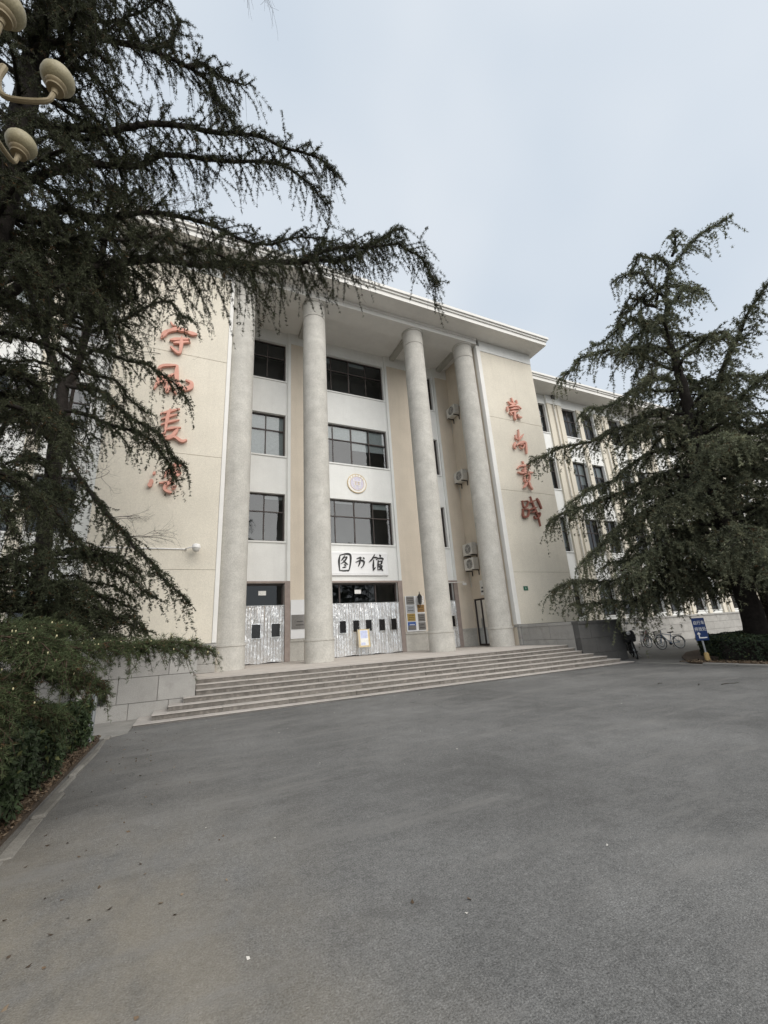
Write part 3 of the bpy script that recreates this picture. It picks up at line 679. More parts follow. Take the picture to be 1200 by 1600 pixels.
nb = empty('name_board')
YN = YW + .06
MB().cbox(5.75, 9.42, YN - .10, YN - .002, 4.60, 5.82, .03).build('board', 'signwhite', nb)
mb = MB()
for a in ((5.86, 9.31, 5.70, 5.725), (5.86, 9.31, 4.695, 4.72)): mb.box(a[0], a[1], YN - .112, YN - .098, a[2], a[3])
for a in ((5.86, 5.885, 4.722, 5.698), (9.285, 9.31, 4.722, 5.698)): mb.box(a[0], a[1], YN - .112, YN - .098, a[2], a[3])
mb.build('border_moulding', 'signwhite', nb)
q = 0
for ch in NAME_STROKES:
    for w, f in ch: brush_stroke(w, f, YN - .125, .03, 'ink', nb, -.0015 * q); q += 1
tag(nb, 'white name board with three black brush characters over the central door', 'sign')
rebase(nb, (7.6, YN, 4.6))

em = empty('emblem')
ex, ez, ey = 7.88, 9.63, YN
def disc(r0_, y0, y1, m, name, par=None): return MB().lathe([(r0_ * .98, -(y1)), (r0_, -(y1) + .002), (r0_, -y0)], (ex, 0, ez), 48, 'y').build(name, m, par or em)
disc(.56, ey - .05, ey - .002, 'gold', 'rim'); 
rg = MB().torus((ex, ey - .052, ez), .535, .022, None, 48, 8).build('rim_ring', 'gold', em, True)
disc(.515, ey - .060, ey - .051, 'enamel', 'ring_field'); disc(.40, ey - .070, ey - .061, 'lilac', 'centre_field')
MB().torus((ex, ey - .068, ez), .40, .013, None, 48, 6).build('inner_ring', 'gold', em, True)
for k in range(6):
    a = R(90 + (k - 2.5) * 21); mb = MB(); cx, cz = ex + .458 * math.cos(a), ez + .458 * math.sin(a)
    mb.box(cx - .038, cx + .038, ey - .068, ey - .059, cz - .009, cz + .009); mb.box(cx - .008, cx + .008, ey - .0685, ey - .0595, cz - .04, cz + .04)
    mb.box(cx - .03, cx + .03, ey - .0675, ey - .0592, cz + .022, cz + .034); mb.build('rim_character', 'gold', em)
mb = MB(); yy = (ey - .085, ey - .069)   # three-legged vessel
mb.box(ex - .23, ex + .23, *yy, ez + .10, ez + .14); mb.box(ex - .20, ex - .165, *yy, ez - .12, ez + .099); mb.box(ex + .165, ex + .20, *yy, ez - .12, ez + .099)
mb.box(ex - .164, ex + .164, *yy, ez - .12, ez - .09)
for s in (-1, 1):
    mb.box(ex + s * .2 - .03, ex + s * .2 + .03, *yy, ez + .141, ez + .25); mb.box(ex + s * .12 - .045, ex + s * .12 - .015, *yy, ez - .28, ez - .121)
    mb.box(ex + s * .12 + .015, ex + s * .12 + .045, *yy, ez - .28, ez - .121); mb.box(ex + s * .12 - .014, ex + s * .12 + .014, *yy, ez - .28, ez - .25)
mb.build('vessel_outline', 'enamel', em)
mb = MB()
for s in (-1, 1):
    mb.box(ex + s * .085 - .06, ex + s * .085 + .06, ey - .080, ey - .0695, ez - .07, ez - .045); mb.box(ex + s * .085 - .06, ex + s * .085 + .06, ey - .080, ey - .0695, ez + .05, ez + .075)
    mb.box(ex + s * .085 - .012, ex + s * .085 + .012, ey - .079, ey - .0696, ez - .044, ez + .049)
mb.build('vessel_pattern', 'gold', em)
tag(em, 'round gold and lilac emblem with a white vessel on the white panel', 'emblem')
rebase(em, (ex, ey, ez - .56))

# ------------------------------------------------------------------ foil door curtains
def curtain(u0_, u1_, wins, label):
    y0 = YW - .02; n = int((u1_ - u0_) / .013); rows = 12; vs = []; fs = []
    ph = random.uniform(0, 9)
    for j in range(rows + 1):
        z = .79 + (3.22 - .79) * j / rows
        for i in range(n + 1):
            x = u0_ + (u1_ - u0_) * i / n
            s_ = math.sin(x * 46 + ph + .9 * math.sin(x * 5 + ph)); fold = .055 * math.copysign(abs(s_) ** .7, s_) + .02 * math.sin(x * 21 + 1.3 * ph) + .006 * math.sin(x * 130 + .6 * z) + .006 * math.sin(z * 6 + x * 9)
            fold *= .55 + .45 * (1 - j / rows) ** .5
            vs.append((x, y0 - .06 + fold + random.uniform(-.004, .004), z + random.uniform(-.003, .003) - (.02 * math.sin(x * 5) if j == 0 else 0)))
    for j in range(rows):
        for i in range(n):
            a = j * (n + 1) + i; fs.append((a, a + 1, a + n + 2, a + n + 1))
    root = empty('door_curtain')
    MB().add(vs, fs).build('foil_sheet', 'foil', root, True)
    for (a, b, z0, z1) in wins:
        w_ = MB().cbox(a, b, y0 - .155, y0 - .135, z0, z1, .008).build('view_window', 'blackplastic', root)
        t_ = MB(); 
        for q in ((a - .03, b + .03, z1, z1 + .03), (a - .03, b + .03, z0 - .03, z0), (a - .03, a, z0, z1), (b, b + .03, z0, z1)): t_.box(q[0], q[1], y0 - .152, y0 - .12, q[2], q[3])
        t_.build('window_border', 'foil', w_)
    MB().tube([(u0_ - .02, y0 - .05, 3.225), (u1_ + .02, y0 - .05, 3.225)], .018, 8).build('hanging_rail', 'steel', root)
    tag(root, label, 'curtain', 'foil door curtains'); rebase(root, ((u0_ + u1_) / 2, y0, .78))
curtain(2.10, 3.97, [(2.55, 2.92, 1.84, 2.42), (3.40, 3.77, 1.86, 2.42)], 'silver foil door curtain with two black windows, leftmost doorway')
curtain(5.60, 9.87, [(5.90, 6.22, 1.86, 2.4), (6.59, 6.90, 1.85, 2.4), (7.27, 7.58, 1.87, 2.4), (7.93, 8.24, 1.88, 2.4), (8.65, 8.96, 1.86, 2.4), (9.31, 9.61, 1.86, 2.4)], 'wide silver foil curtain with a row of black windows in the central doorway')
curtain(12.04, 13.37, [(12.2, 12.5, 1.86, 2.4), (12.85, 13.15, 1.86, 2.4)], 'narrow sliver of silver foil curtain behind the third column')

# ------------------------------------------------------------------ notice easel
ea = empty('notice_easel')
tl = lambda z: 18.95 + (z - .76) * .12
def lean(x0, x1, z0, z1, t0, t1): return MB().add([(x0, tl(z0) + t0, z0), (x1, tl(z0) + t0, z0), (x1, tl(z1) + t0, z1), (x0, tl(z1) + t0, z1), (x0, tl(z0) + t1, z0), (x1, tl(z0) + t1, z0), (x1, tl(z1) + t1, z1), (x0, tl(z1) + t1, z1)],
    [(0, 1, 2, 3), (5, 4, 7, 6), (0, 4, 5, 1), (3, 2, 6, 7), (0, 3, 7, 4), (1, 5, 6, 2)])
lean(7.34, 7.98, 1.15, 1.96, 0, .03).build('board', 'woodboard', ea); lean(7.45, 7.86, 1.22, 1.92, -.006, -.001).build('poster', 'paper', ea)
lean(7.48, 7.83, 1.55, 1.9, -.009, -.007).build('poster_print', 'printblue', ea); lean(7.48, 7.70, 1.25, 1.36, -.009, -.007).build('poster_print', 'printblue', ea)
fr = MB()
for p, q in (((7.36, 18.93, .765), (7.36, 19.09, 1.98)), ((7.96, 18.93, .765), (7.96, 19.09, 1.98)), ((7.36, 19.35, .765), (7.36, 19.10, 1.9)), ((7.96, 19.35, .765), (7.96, 19.10, 1.9)), ((7.36, 18.96, 1.1), (7.96, 18.96, 1.1)), ((7.36, 18.94, .85), (7.96, 18.94, .85))): fr.tube([p, q], .013, 6)
fr.build('stand', 'steel', ea)
tag(ea, 'small wooden notice board on a metal stand before the central curtain', 'notice board'); rebase(ea, (7.66, 19.0, .76))

# ------------------------------------------------------------------ plaques by the doors
def text_lines(root, x0, x1, z0, z1, y, n, m):
    mb = MB(); h = (z1 - z0) / (n * 3)
    for i in range(n):
        z = z0 + h * (3 * i + 1); x = x0 + (i % 2) * h * .8
        while x < x1 - h:
            mb.box(x, x + h * .75, y - .002, y, z, z + h * .8); x += h * 1.05
    mb.build('engraving', m, root)
pb = empty('plaque_board'); yp = YW - .09
MB().box(10.24, 11.36, yp, YW - .042, 1.72, 3.52).build('backing', 'signwhite', pb)
cells = [('brushed', 10.29, 10.76, 3.08, 3.50), ('paleplaque', 10.29, 10.76, 2.66, 3.04), ('brass', 10.29, 10.76, 2.24, 2.62), ('blueplaque', 10.29, 10.76, 1.80, 2.20),
         ('enamel', 10.92, 11.34, 3.12, 3.50), ('bronze', 10.92, 11.34, 2.68, 3.06), ('brushed', 10.92, 11.34, 2.20, 2.60), ('brushed', 10.92, 11.34, 1.78, 2.16)]
for i, (m, a, b, z0, z1) in enumerate(cells):
    p = MB().cbox(a, b, yp - .022, yp - .002, z0, z1, .005).build('plaque', m, pb)
    text_lines(p, a + .06, b - .05, z0 + .05, z1 - .06, yp - .0225, 2 if i % 2 else 3, 'iron' if m != 'blueplaque' else 'enamel')
    if i == 3: MB().box(a + .01, b - .01, yp - .025, yp - .0222, z0 + .01, z0 + .22).build('panel', 'brushed', p)
tag(pb, 'white board with eight small metal plaques right of the central door', 'plaque board'); rebase(pb, (10.8, yp, 1.72))
pl = empty('plaque_board')
MB().box(4.27, 4.95, yp, YW - .042, 1.72, 3.46).build('backing', 'signwhite', pl)
p = MB().cbox(4.30, 4.93, yp - .025, yp - .002, 2.14, 2.78, .006).build('plaque', 'brushed', pl); text_lines(p, 4.5, 4.9, 2.25, 2.55, yp - .026, 2, 'iron')
tag(pl, 'white panel with one dark metal plaque between left door and second column', 'plaque board'); rebase(pl, (4.6, yp, 1.72))

# wall lantern
la = empty('wall_lantern'); lx, ly = 11.0, YW - .3
MB().lathe([(.02, 3.72), (.03, 3.62), (.10, 3.52), (.15, 3.44), (.15, 3.42)], (lx, ly, 0), 6).build('roof', 'iron', la)
MB().lathe([(.115, 3.418), (.08, 3.1), (.06, 3.06)], (lx, ly, 0), 6).build('lantern_glass', 'acdark', la)
mb = MB()
for k in range(6):
    a = R(60 * k); mb.tube([(lx + .118 * math.cos(a), ly + .118 * math.sin(a), 3.42), (lx + .083 * math.cos(a), ly + .083 * math.sin(a), 3.1)], .009, 5)
mb.tube([(lx, ly, 3.06), (lx, ly, 2.98), (lx, ly + .08, 2.9), (lx, YW - .09, 3.0)], .016, 6); mb.box(lx - .05, lx + .05, YW - .085, YW - .05, 2.86, 3.2)
mb.build('bracket', 'iron', la)
tag(la, 'black wall lantern mounted among the plaques', 'lantern'); rebase(la, (lx, YW, 2.86))

# notice on the return wall, green plate
po = empty('wall_notice'); MB().box(14.575, 14.596, 18.05, 18.75, 3.4, 4.2).build('panel', 'paper', po); mb = MB()
for i in range(2): mb.box(14.571, 14.5745, 18.4, 18.7 - i * .05, 3.55 + i * .2, 3.65 + i * .2)
mb.build('print', 'acdark', po)
tag(po, 'white paper notice on the side wall above the glass door', 'notice'); rebase(po, (14.6, 18.4, 3.4))
gp = empty('house_plate'); MB().cbox(15.37, 15.66, YB - .018, YB - .002, 3.36, 3.58, .004).build('plate', 'green', gp)
MB().box(15.5, 15.52, YB - .021, YB - .0182, 3.42, 3.52).build('numeral', 'enamel', gp)
tag(gp, 'small dark green plate low on the right cream wall', 'plate'); rebase(gp, (15.5, YB, 3.36))

# ------------------------------------------------------------------ air conditioners on the return wall
def ac(z, label):
    r_ = empty('air_conditioner', (14.35, 18.98, z)); 
    MB().cbox(-.19, .19, -.44, .44, 0, .66, .025).build('casing', 'acwhite', r_)
    g = MB(); 
    for rr in (.09, .15, .21, .265): g.torus((-.205, -.08, .33), rr, .006, Matrix.Rotation(R(90), 3, 'Z'), 28, 5)
    for k in range(6):
        a = R(30 * k); g.box(-.212, -.198, -.08 - .004, -.08 + .004, .06, .60) if k == 0 else g.tube([(-.205, -.08 - .265 * math.cos(a), .33 - .265 * math.sin(a)), (-.205, -.08 + .265 * math.cos(a), .33 + .265 * math.sin(a))], .005, 4)
    fan = MB().lathe([(.27, -.003), (.27, .0)], (-.193, -.08, .33), 32, 'x').build('fan_recess', 'acdark', r_)
    for k in range(3):
        a = R(120 * k + 20); b_ = MB(); d = Vector((0, math.cos(a), math.sin(a))); e = Vector((0, -math.sin(a), math.cos(a))); c = Vector((-.198, -.08, .33))
        b_.add([c + d * .04 + e * .02, c + d * .24 + e * .11, c + d * .25 - e * .07, c + d * .04 - e * .03], [(0, 1, 2, 3)]); b_.build('blade', 'acfin', fan)
    g.build('grille', 'acwhite', r_)
    for yy in (-.3, .3): MB().box(-.2, .199, yy - .02, yy + .02, -.05, -.004).box(.199, .24, yy - .02, yy + .02, -.3, -.004).build('bracket', 'iron', r_)
    MB().tube([(.1, .44, .15), (.12, .52, .05), (.2, .54, -.2), (.2, .5, -.9)], .022, 6).build('pipe', 'acwhite', r_)
    tag(r_, label, 'air conditioner', 'air conditioners beside the fourth column')
ac(14.55, 'outdoor air conditioner unit, topmost beside the fourth column'); ac(10.15, 'outdoor air conditioner unit, second from top beside the fourth column')
ac(5.68, 'outdoor air conditioner unit, upper of the stacked pair above the glass door'); ac(4.83, 'outdoor air conditioner unit, lower of the stacked pair above the glass door')

# ------------------------------------------------------------------ cameras and conduit
sc = empty('security_camera'); cx, cz = 0.10, 5.05
MB().tube([(cx - .35, YB - .01, cz + .0), (cx - .3, YB - .16, cz + .0), (cx - .04, YB - .3, cz + .05)], .022, 6).build('arm', 'enamel', sc)
MB().lathe([(.06, .16), (.12, .14), (.145, .06), (.145, .0)], (cx, YB - .3, cz - .02), 20).build('housing', 'enamel', sc, True)
MB().lathe([(.125, -.003), (.125, -.04), (.09, -.11), (.03, -.14)], (cx, YB - .3, cz - .02), 20).build('dome', 'acwhite', sc, True)
tag(sc, 'white dome security camera on the left cream wall', 'camera'); rebase(sc, (cx, YB, cz - .1))
tag(MB().box(-3.2, cx - .3, YB - .035, YB - .003, 5.03, 5.065).build('cable_conduit', 'enamel'), 'thin white conduit running along the left cream wall to the camera', 'conduit')
sc2 = empty('security_camera')
MB().tube([(12.9, YW - .06, 4.16), (12.9, YW - .25, 4.18), (13.95, YW - .3, 4.22)], .02, 6).build('arm', 'enamel', sc2)
MB().cbox(13.85, 14.05, YW - .38, YW - .24, 4.03, 4.17, .02).build('housing', 'enamel', sc2)
tag(sc2, 'small white camera on a bracket arm between third and fourth column', 'camera'); rebase(sc2, (13.4, YW, 4.03))

# ------------------------------------------------------------------ street lamp with globes
sl = empty('street_lamp', (-2.15, 3.75, 0))
MB().lathe([(.22, .05), (.22, .3), (.12, .5), (.10, 1.2), (.075, 1.25), (.06, 6.2), (.09, 6.22), (.09, 6.32), (.05, 6.4), (.05, 7.1), (.08, 7.12), (.02, 7.35)], (0, 0, 0), 16).build('post', 'lampmetal', sl, True)
for (gx, gy, gz) in ((.65, -.15, 7.0), (.15, .66, 7.0), (.37, -.55, 7.0), (-.66, .1, 7.0), (-.4, -.55, 7.0)):
    d = Vector((gx, gy, 0)).normalized(); L_ = Vector((gx, gy, 0)).length
    arm = catmull([d * .05 + Vector((0, 0, 6.25)), d * .16 + Vector((0, 0, 6.9)), d * .22 + Vector((0, 0, 7.02)), d * .20 + Vector((0, 0, 6.82)), d * .30 + Vector((0, 0, 6.62)), d * (L_ - .06) + Vector((0, 0, 6.66)), d * L_ + Vector((0, 0, 6.80))], 6)
    a_ = MB().tube(arm, [.026] * (len(arm) - 6) + [.022] * 6, 8).build('arm', 'lampmetal', sl, True)
    c = (gx, gy, gz)
    MB().lathe([(.025, -.22), (.03, -.17), (.07, -.165), (.075, -.15), (.065, -.14), (.085, -.125), (.09, -.105), (.075, -.095)], c, 20).build('collar', 'lampmetal', a_, True)
    MB().lathe([(.07, -.1), (.10, -.085), (.128, -.05), (.14, -.005), (.133, .04), (.11, .08), (.07, .108), (.02, .12)], c, 24).build('globe', 'lampglass', a_, True)
tag(sl, 'cream street lamp with several round globes at the top left', 'street lamp')

# ------------------------------------------------------------------ bicycle parking sign
bs = empty('parking_sign', (16.72, 9.33, 0), R(-22))
MB().tube([(0, 0, -.05), (-.015, 0, 1.0), (-.03, 0, 1.52)], .032, 10).build('post', 'steel', bs, True)
MB().lathe([(.085, -.02), (.085, .05), (.075, .3), (.045, .34)], (0, 0, 0), 12).build('post_sleeve', 'yellow', bs, True)
MB().lathe([(.34, -.05), (.33, .03), (.2, .05)], (0, 0, 0), 14).build('footing', 'concrete', bs)
pnl = MB().cbox(-.26, .22, -.055, -.035, .74, 1.52, .008).build('panel', 'blue', bs)
def text_part(body, size, loc, m, parent, rot=(R(90), 0, 0), name='lettering', ext=.001):
    c = bpy.data.curves.new(name, 'FONT'); c.body = body; c.size = size; c.align_x = 'CENTER'; c.extrude = ext; c.resolution_u = 2
    t_ = bpy.data.objects.new(name, c); COL.objects.link(t_); bpy.context.view_layer.update()
    me = bpy.data.meshes.new_from_object(t_); me.name = name; bpy.data.objects.remove(t_)
    me.materials.clear(); me.materials.append(M[m]); o = bpy.data.objects.new(name, me); COL.objects.link(o); o.location = loc; o.rotation_euler = rot; o.parent = parent
    return o
text_part('自行车', .145, (-.02, -.058, 1.30), 'enamel', pnl); text_part('停放处', .145, (-.02, -.058, 1.08), 'enamel', pnl)
mb = MB(); mb.box(-.14, .16, -.0585, -.0555, .82, .855); mb.box(-.14, -.105, -.0583, -.0556, .855, .96); mb.add([(-.20, -.0584, .955), (-.045, -.0584, .955), (-.1225, -.0584, 1.04)], [(0, 1, 2)]); mb.build('arrow', 'enamel', pnl)
tag(bs, 'blue bicycle parking sign on a leaning post at the hedge corner', 'sign')

# metal post in the left hedge
mp = empty('metal_post', (-1.50, 10.05, 0))
MB().tube([(0, 0, -.05), (0, 0, 1.05)], .04, 10).build('pole', 'steel', mp, True); MB().box(-.09, .09, -.09, .09, 0, .06).build('base', 'steel', mp)
tag(mp, 'grey metal post at the end of the left hedge', 'post')

# ------------------------------------------------------------------ bicycles
def bike(loc, rz, paint, label, electric=False, basket=True, leanx=R(7)):
    r_ = empty('bicycle', loc, rz); 
    W = .33; wb = .52
    for x in (-wb, wb):
        w_ = MB().torus((x, 0, W), W - .02, .022, None, 32, 8).build('wheel', 'rubber', r_, True)
        MB().torus((x, 0, W), W - .045, .012, None, 32, 6).build('rim', 'steel', w_, True)
        sp = MB()
        for k in range(14):
            a = R(360 / 14 * k); sp.tube([(x, .02 * (-1) ** k, W), (x + (W - .05) * math.cos(a), 0, W + (W - .05) * math.sin(a))], .0035, 3, False)
        sp.tube([(x, -.04, W), (x, .04, W)], .03, 8); sp.build('spokes', 'steel', w_)
    f_ = MB()
    for a, b, rr in (((-.06, 0, .28), (-.18, 0, .82), .018), ((-.06, 0, .28), (.36, 0, .76), .02), ((-.15, 0, .70), (.34, 0, .80), .018), ((-wb, .045, W), (-.06, .03, .28), .011), ((-wb, -.045, W), (-.06, -.03, .28), .011),
                     ((-wb, .045, W), (-.15, .02, .70), .010), ((-wb, -.045, W), (-.15, -.02, .70), .010), ((wb, .045, W), (.37, .03, .72), .014), ((wb, -.045, W), (.37, -.03, .72), .014), ((.38, 0, .70), (.33, 0, .98), .018)): f_.tube([a, b], rr, 8)
    f_.build('frame', paint, r_, True)
    h = MB(); h.tube([(.20, .29, 1.0), (.30, .22, 1.03), (.33, 0, .98), (.30, -.22, 1.03), (.20, -.29, 1.0)], .013, 8); h.build('handlebar', 'steel', r_, True)
    s = MB(); s.add([(-.32, .09, .88), (-.32, -.09, .88), (-.18, -.07, .87), (-.02, -.02, .86), (-.02, .02, .86), (-.18, .07, .87), (-.32, .08, .82), (-.32, -.08, .82), (-.18, -.04, .82), (-.03, -.015, .83), (-.03, .015, .83), (-.18, .04, .82)],
        [(0, 1, 2, 5), (5, 2, 3, 4), (0, 6, 7, 1), (1, 7, 8, 2), (2, 8, 9, 3), (3, 9, 10, 4), (4, 10, 11, 5), (5, 11, 6, 0)]); s.build('saddle', 'rubber', r_)
    m_ = MB()
    for x in (-wb, wb):
        pts = [(x + (W + .03) * math.cos(R(a)), 0, W + (W + .03) * math.sin(R(a))) for a in range(20 if x < 0 else 30, 190, 15)]
        for dy in (-.02, .0, .02): m_.tube([(p[0], dy, p[2]) for p in pts], .011, 4)
    m_.build('mudguard', 'steel' if not electric else 'rubber', r_)
    rk = MB(); rk.box(-.78, -.3, -.07, .07, .715, .73); rk.tube([(-.7, .06, .72), (-wb, .05, W)], .007, 5); rk.tube([(-.7, -.06, .72), (-wb, -.05, W)], .007, 5); rk.build('rear_rack', 'iron', r_)
    c = MB(); c.tube([(-.06, .09, .28), (-.06, .1, .13)], .01, 6); c.tube([(-.06, -.09, .28), (-.06, -.1, .43)], .01, 6); c.lathe([(.08, .04), (.08, .05)], (-.06, 0, .28), 16, 'y'); c.box(-.1, -.02, .08, .16, .12, .14); c.box(-.1, -.02, -.16, -.08, .42, .44); c.build('crank', 'iron', r_)
    if basket:
        b_ = MB()
        for z in (.72, .79, .86, .93): b_.tube([(.42, .15, z), (.66, .16, z), (.66, -.16, z), (.42, -.15, z), (.42, .15, z)], .006, 4)
        for x in (.42, .5, .58, .66):
            for yy in (-.155, .155): b_.tube([(x, yy, .72), (x, yy, .93)], .005, 4)
        for yy in (-.08, 0, .08): b_.tube([(.66, yy, .93), (.66, yy, .72), (.42, yy, .72), (.42, yy, .93)], .005, 4)
        b_.build('basket', 'iron', r_)
    if electric:
        MB().cbox(-.16, .26, -.085, .085, .26, .5, .03).build('battery_case', 'rubber', r_); MB().cbox(-.80, -.55, -.13, .13, .74, .94, .04).build('top_box', 'enamel', r_)
        MB().cbox(.34, .44, -.17, .17, .6, 1.0, .04).build('front_shield', 'rubber', r_); MB().lathe([(.05, 0), (.07, .05), (.07, .06)], (.5, 0, .93), 12, 'x').build('headlight', 'enamel', r_)
        for s_ in (-1, 1):
            ms_ = MB().tube([(.28, s_ * .27, 1.02), (.24, s_ * .32, 1.22)], .006, 4).build('mirror_stem', 'iron', r_)
            MB().cbox(.22, .24, min(s_ * .28, s_ * .40), max(s_ * .28, s_ * .40), 1.2, 1.28, .004).build('mirror', 'steel', ms_)
    MB().tube([(-.1, .03, .25), (-.16, .2, .0)], .009, 5).build('kickstand', 'steel', r_)
    if electric:
        MB().cbox(-.5, -.02, -.12, .12, .60, .80, .05).build('seat_body', 'rubber', r_); MB().cbox(-.02, .32, -.11, .11, .2, .28, .03).build('footboard', 'rubber', r_)
        r_.scale = (1.15, 1.25, 1.15)
    r_.rotation_euler = (leanx, 0, rz)
    tag(r_, label, 'bicycle', 'bicycles parked beyond the steps')
bike((17.72, 12.75, 0), R(222), 'rubber', 'black electric bike with a white top box against the stone block', True)
bike((18.9, 13.9, 0), R(205), 'iron', 'dark electric bike standing just behind the nearest one', True)
bike((23.3, 14.6, 0), R(160), 'bluepaint', 'bicycle with basket standing on the side road near the hedge', leanx=R(6))
bike((25.6, 17.6, 0), R(20), 'redpaint', 'bicycle parked by the stone base of the right wing', basket=False)
bike((24.6, 16.3, 0), R(175), 'iron', 'black bicycle between two others on the side road', leanx=R(5))

# ------------------------------------------------------------------ vegetation helpers
def np_mesh(name, V, F, m, parent=None, col=None, nper=3):
    """big mesh from arrays: V (n,3), F (k,nper)"""
    me = bpy.data.meshes.new(name); V = np.ascontiguousarray(V, np.float32); F = np.ascontiguousarray(F, np.int32)
    me.vertices.add(len(V)); me.vertices.foreach_set('co', V.ravel())
    me.loops.add(F.size); me.loops.foreach_set('vertex_index', F.ravel())
    me.polygons.add(len(F)); me.polygons.foreach_set('loop_start', np.arange(0, F.size, nper, dtype=np.int32))
    try: me.polygons.foreach_set('loop_total', np.full(len(F), nper, np.int32))
    except Exception: pass
    if col is not None:
        a = me.color_attributes.new('Col', 'FLOAT_COLOR', 'POINT')
        a.data.foreach_set('color', np.concatenate([col, np.ones((len(col), 1))], 1).astype(np.float32).ravel())
    me.update(); me.validate()
    me.materials.append(M[m]); o = bpy.data.objects.new(name, me); COL.objects.link(o)
    if parent: o.parent = parent
    return o

def unit(a): return a / (np.linalg.norm(a, axis=-1, keepdims=True) + 1e-9)

def grow(P, D, L, droop, n):
    """curved shoots: (N,n,3) points from P along D, sagging under their weight"""
    t = np.linspace(0, 1, n)[None, :, None]; L = L[:, None, None]
    Q = P[:, None, :] + D[:, None, :] * L * t
    Q[..., 2] -= (droop[:, None] * L[:, :, 0]) * t[..., 0] ** 2
    return Q

def tubes(Q, r0_, r1_, sides=3):
    N, n, _ = Q.shape; T = unit(np.gradient(Q, axis=1)); ref = np.array([0.31, 0.52, 0.79])
    A = unit(np.cross(T, ref)); Bv = np.cross(T, A)
    rad = (r0_[:, None] + (r1_ - r0_)[:, None] * np.linspace(0, 1, n)[None])[..., None]
    rings = [Q + (A * math.cos(2 * math.pi * k / sides) + Bv * math.sin(2 * math.pi * k / sides)) * rad for k in range(sides)]
    V = np.stack(rings, 2).reshape(-1, 3)
    base = (np.arange(N)[:, None, None] * n + np.arange(n - 1)[None, :, None]) * sides; k = np.arange(sides)[None, None, :]
    a = base + k; b = base + (k + 1) % sides; F = np.stack([a, b, b + sides, a + sides], -1).reshape(-1, 4)
    return V, F

class Wood:
    def __init__(s): s.V = []; s.F = []; s.n = 0
    def add(s, V, F): s.V.append(V); s.F.append(F + s.n); s.n += len(V)
    def limb(s, P, r0_, r1_, sides=7, wob=0.0):
        Q = np.array(P)[None]; 
        if wob: Q = Q + RNG.normal(0, wob, Q.shape)
        V, F = tubes(Q, np.array([r0_]), np.array([r1_]), sides); s.add(V, F)
    def build(s, name, m, parent): return np_mesh(name, np.concatenate(s.V), np.concatenate(s.F), m, parent, nper=4)

class Needles:
    """whorls of short needles: every needle is a slim triangle"""
    def __init__(s): s.P = []; s.A = []; s.S = []; s.C = []
    def add(s, P, A, S, C): s.P.append(P); s.A.append(A); s.S.append(S); s.C.append(C)
    def build(s, name, parent, K=6, length=.045, width=.008, spread=1.0, m='needles'):
        P = np.concatenate(s.P); A = unit(np.concatenate(s.A)); S = np.concatenate(s.S); C = np.concatenate(s.C); N = len(P)
        d = unit(A[:, None] * 0.55 + spread * unit(RNG.normal(size=(N, K, 3)))); d[..., 2] += .06; d = unit(d)
        side = unit(np.cross(d, unit(RNG.normal(size=(N, K, 3)))))
        l = (S[:, None] * length * RNG.uniform(.7, 1.2, (N, K)))[..., None]; w = (S[:, None] * width * RNG.uniform(.7, 1.2, (N, K)))[..., None]
        b = P[:, None] + RNG.normal(0, .008, (N, K, 3)) * S[:, None, None]
        V = np.stack([b - side * w * .5, b + side * w * .5, b + d * l], 2).reshape(-1, 3)
        col = np.repeat(C, K * 3, 0) * np.repeat(RNG.uniform(.8, 1.2, (N * K, 1)), 3, 0)
        return np_mesh(name, V, np.arange(len(V)).reshape(-1, 3), m, parent, col)

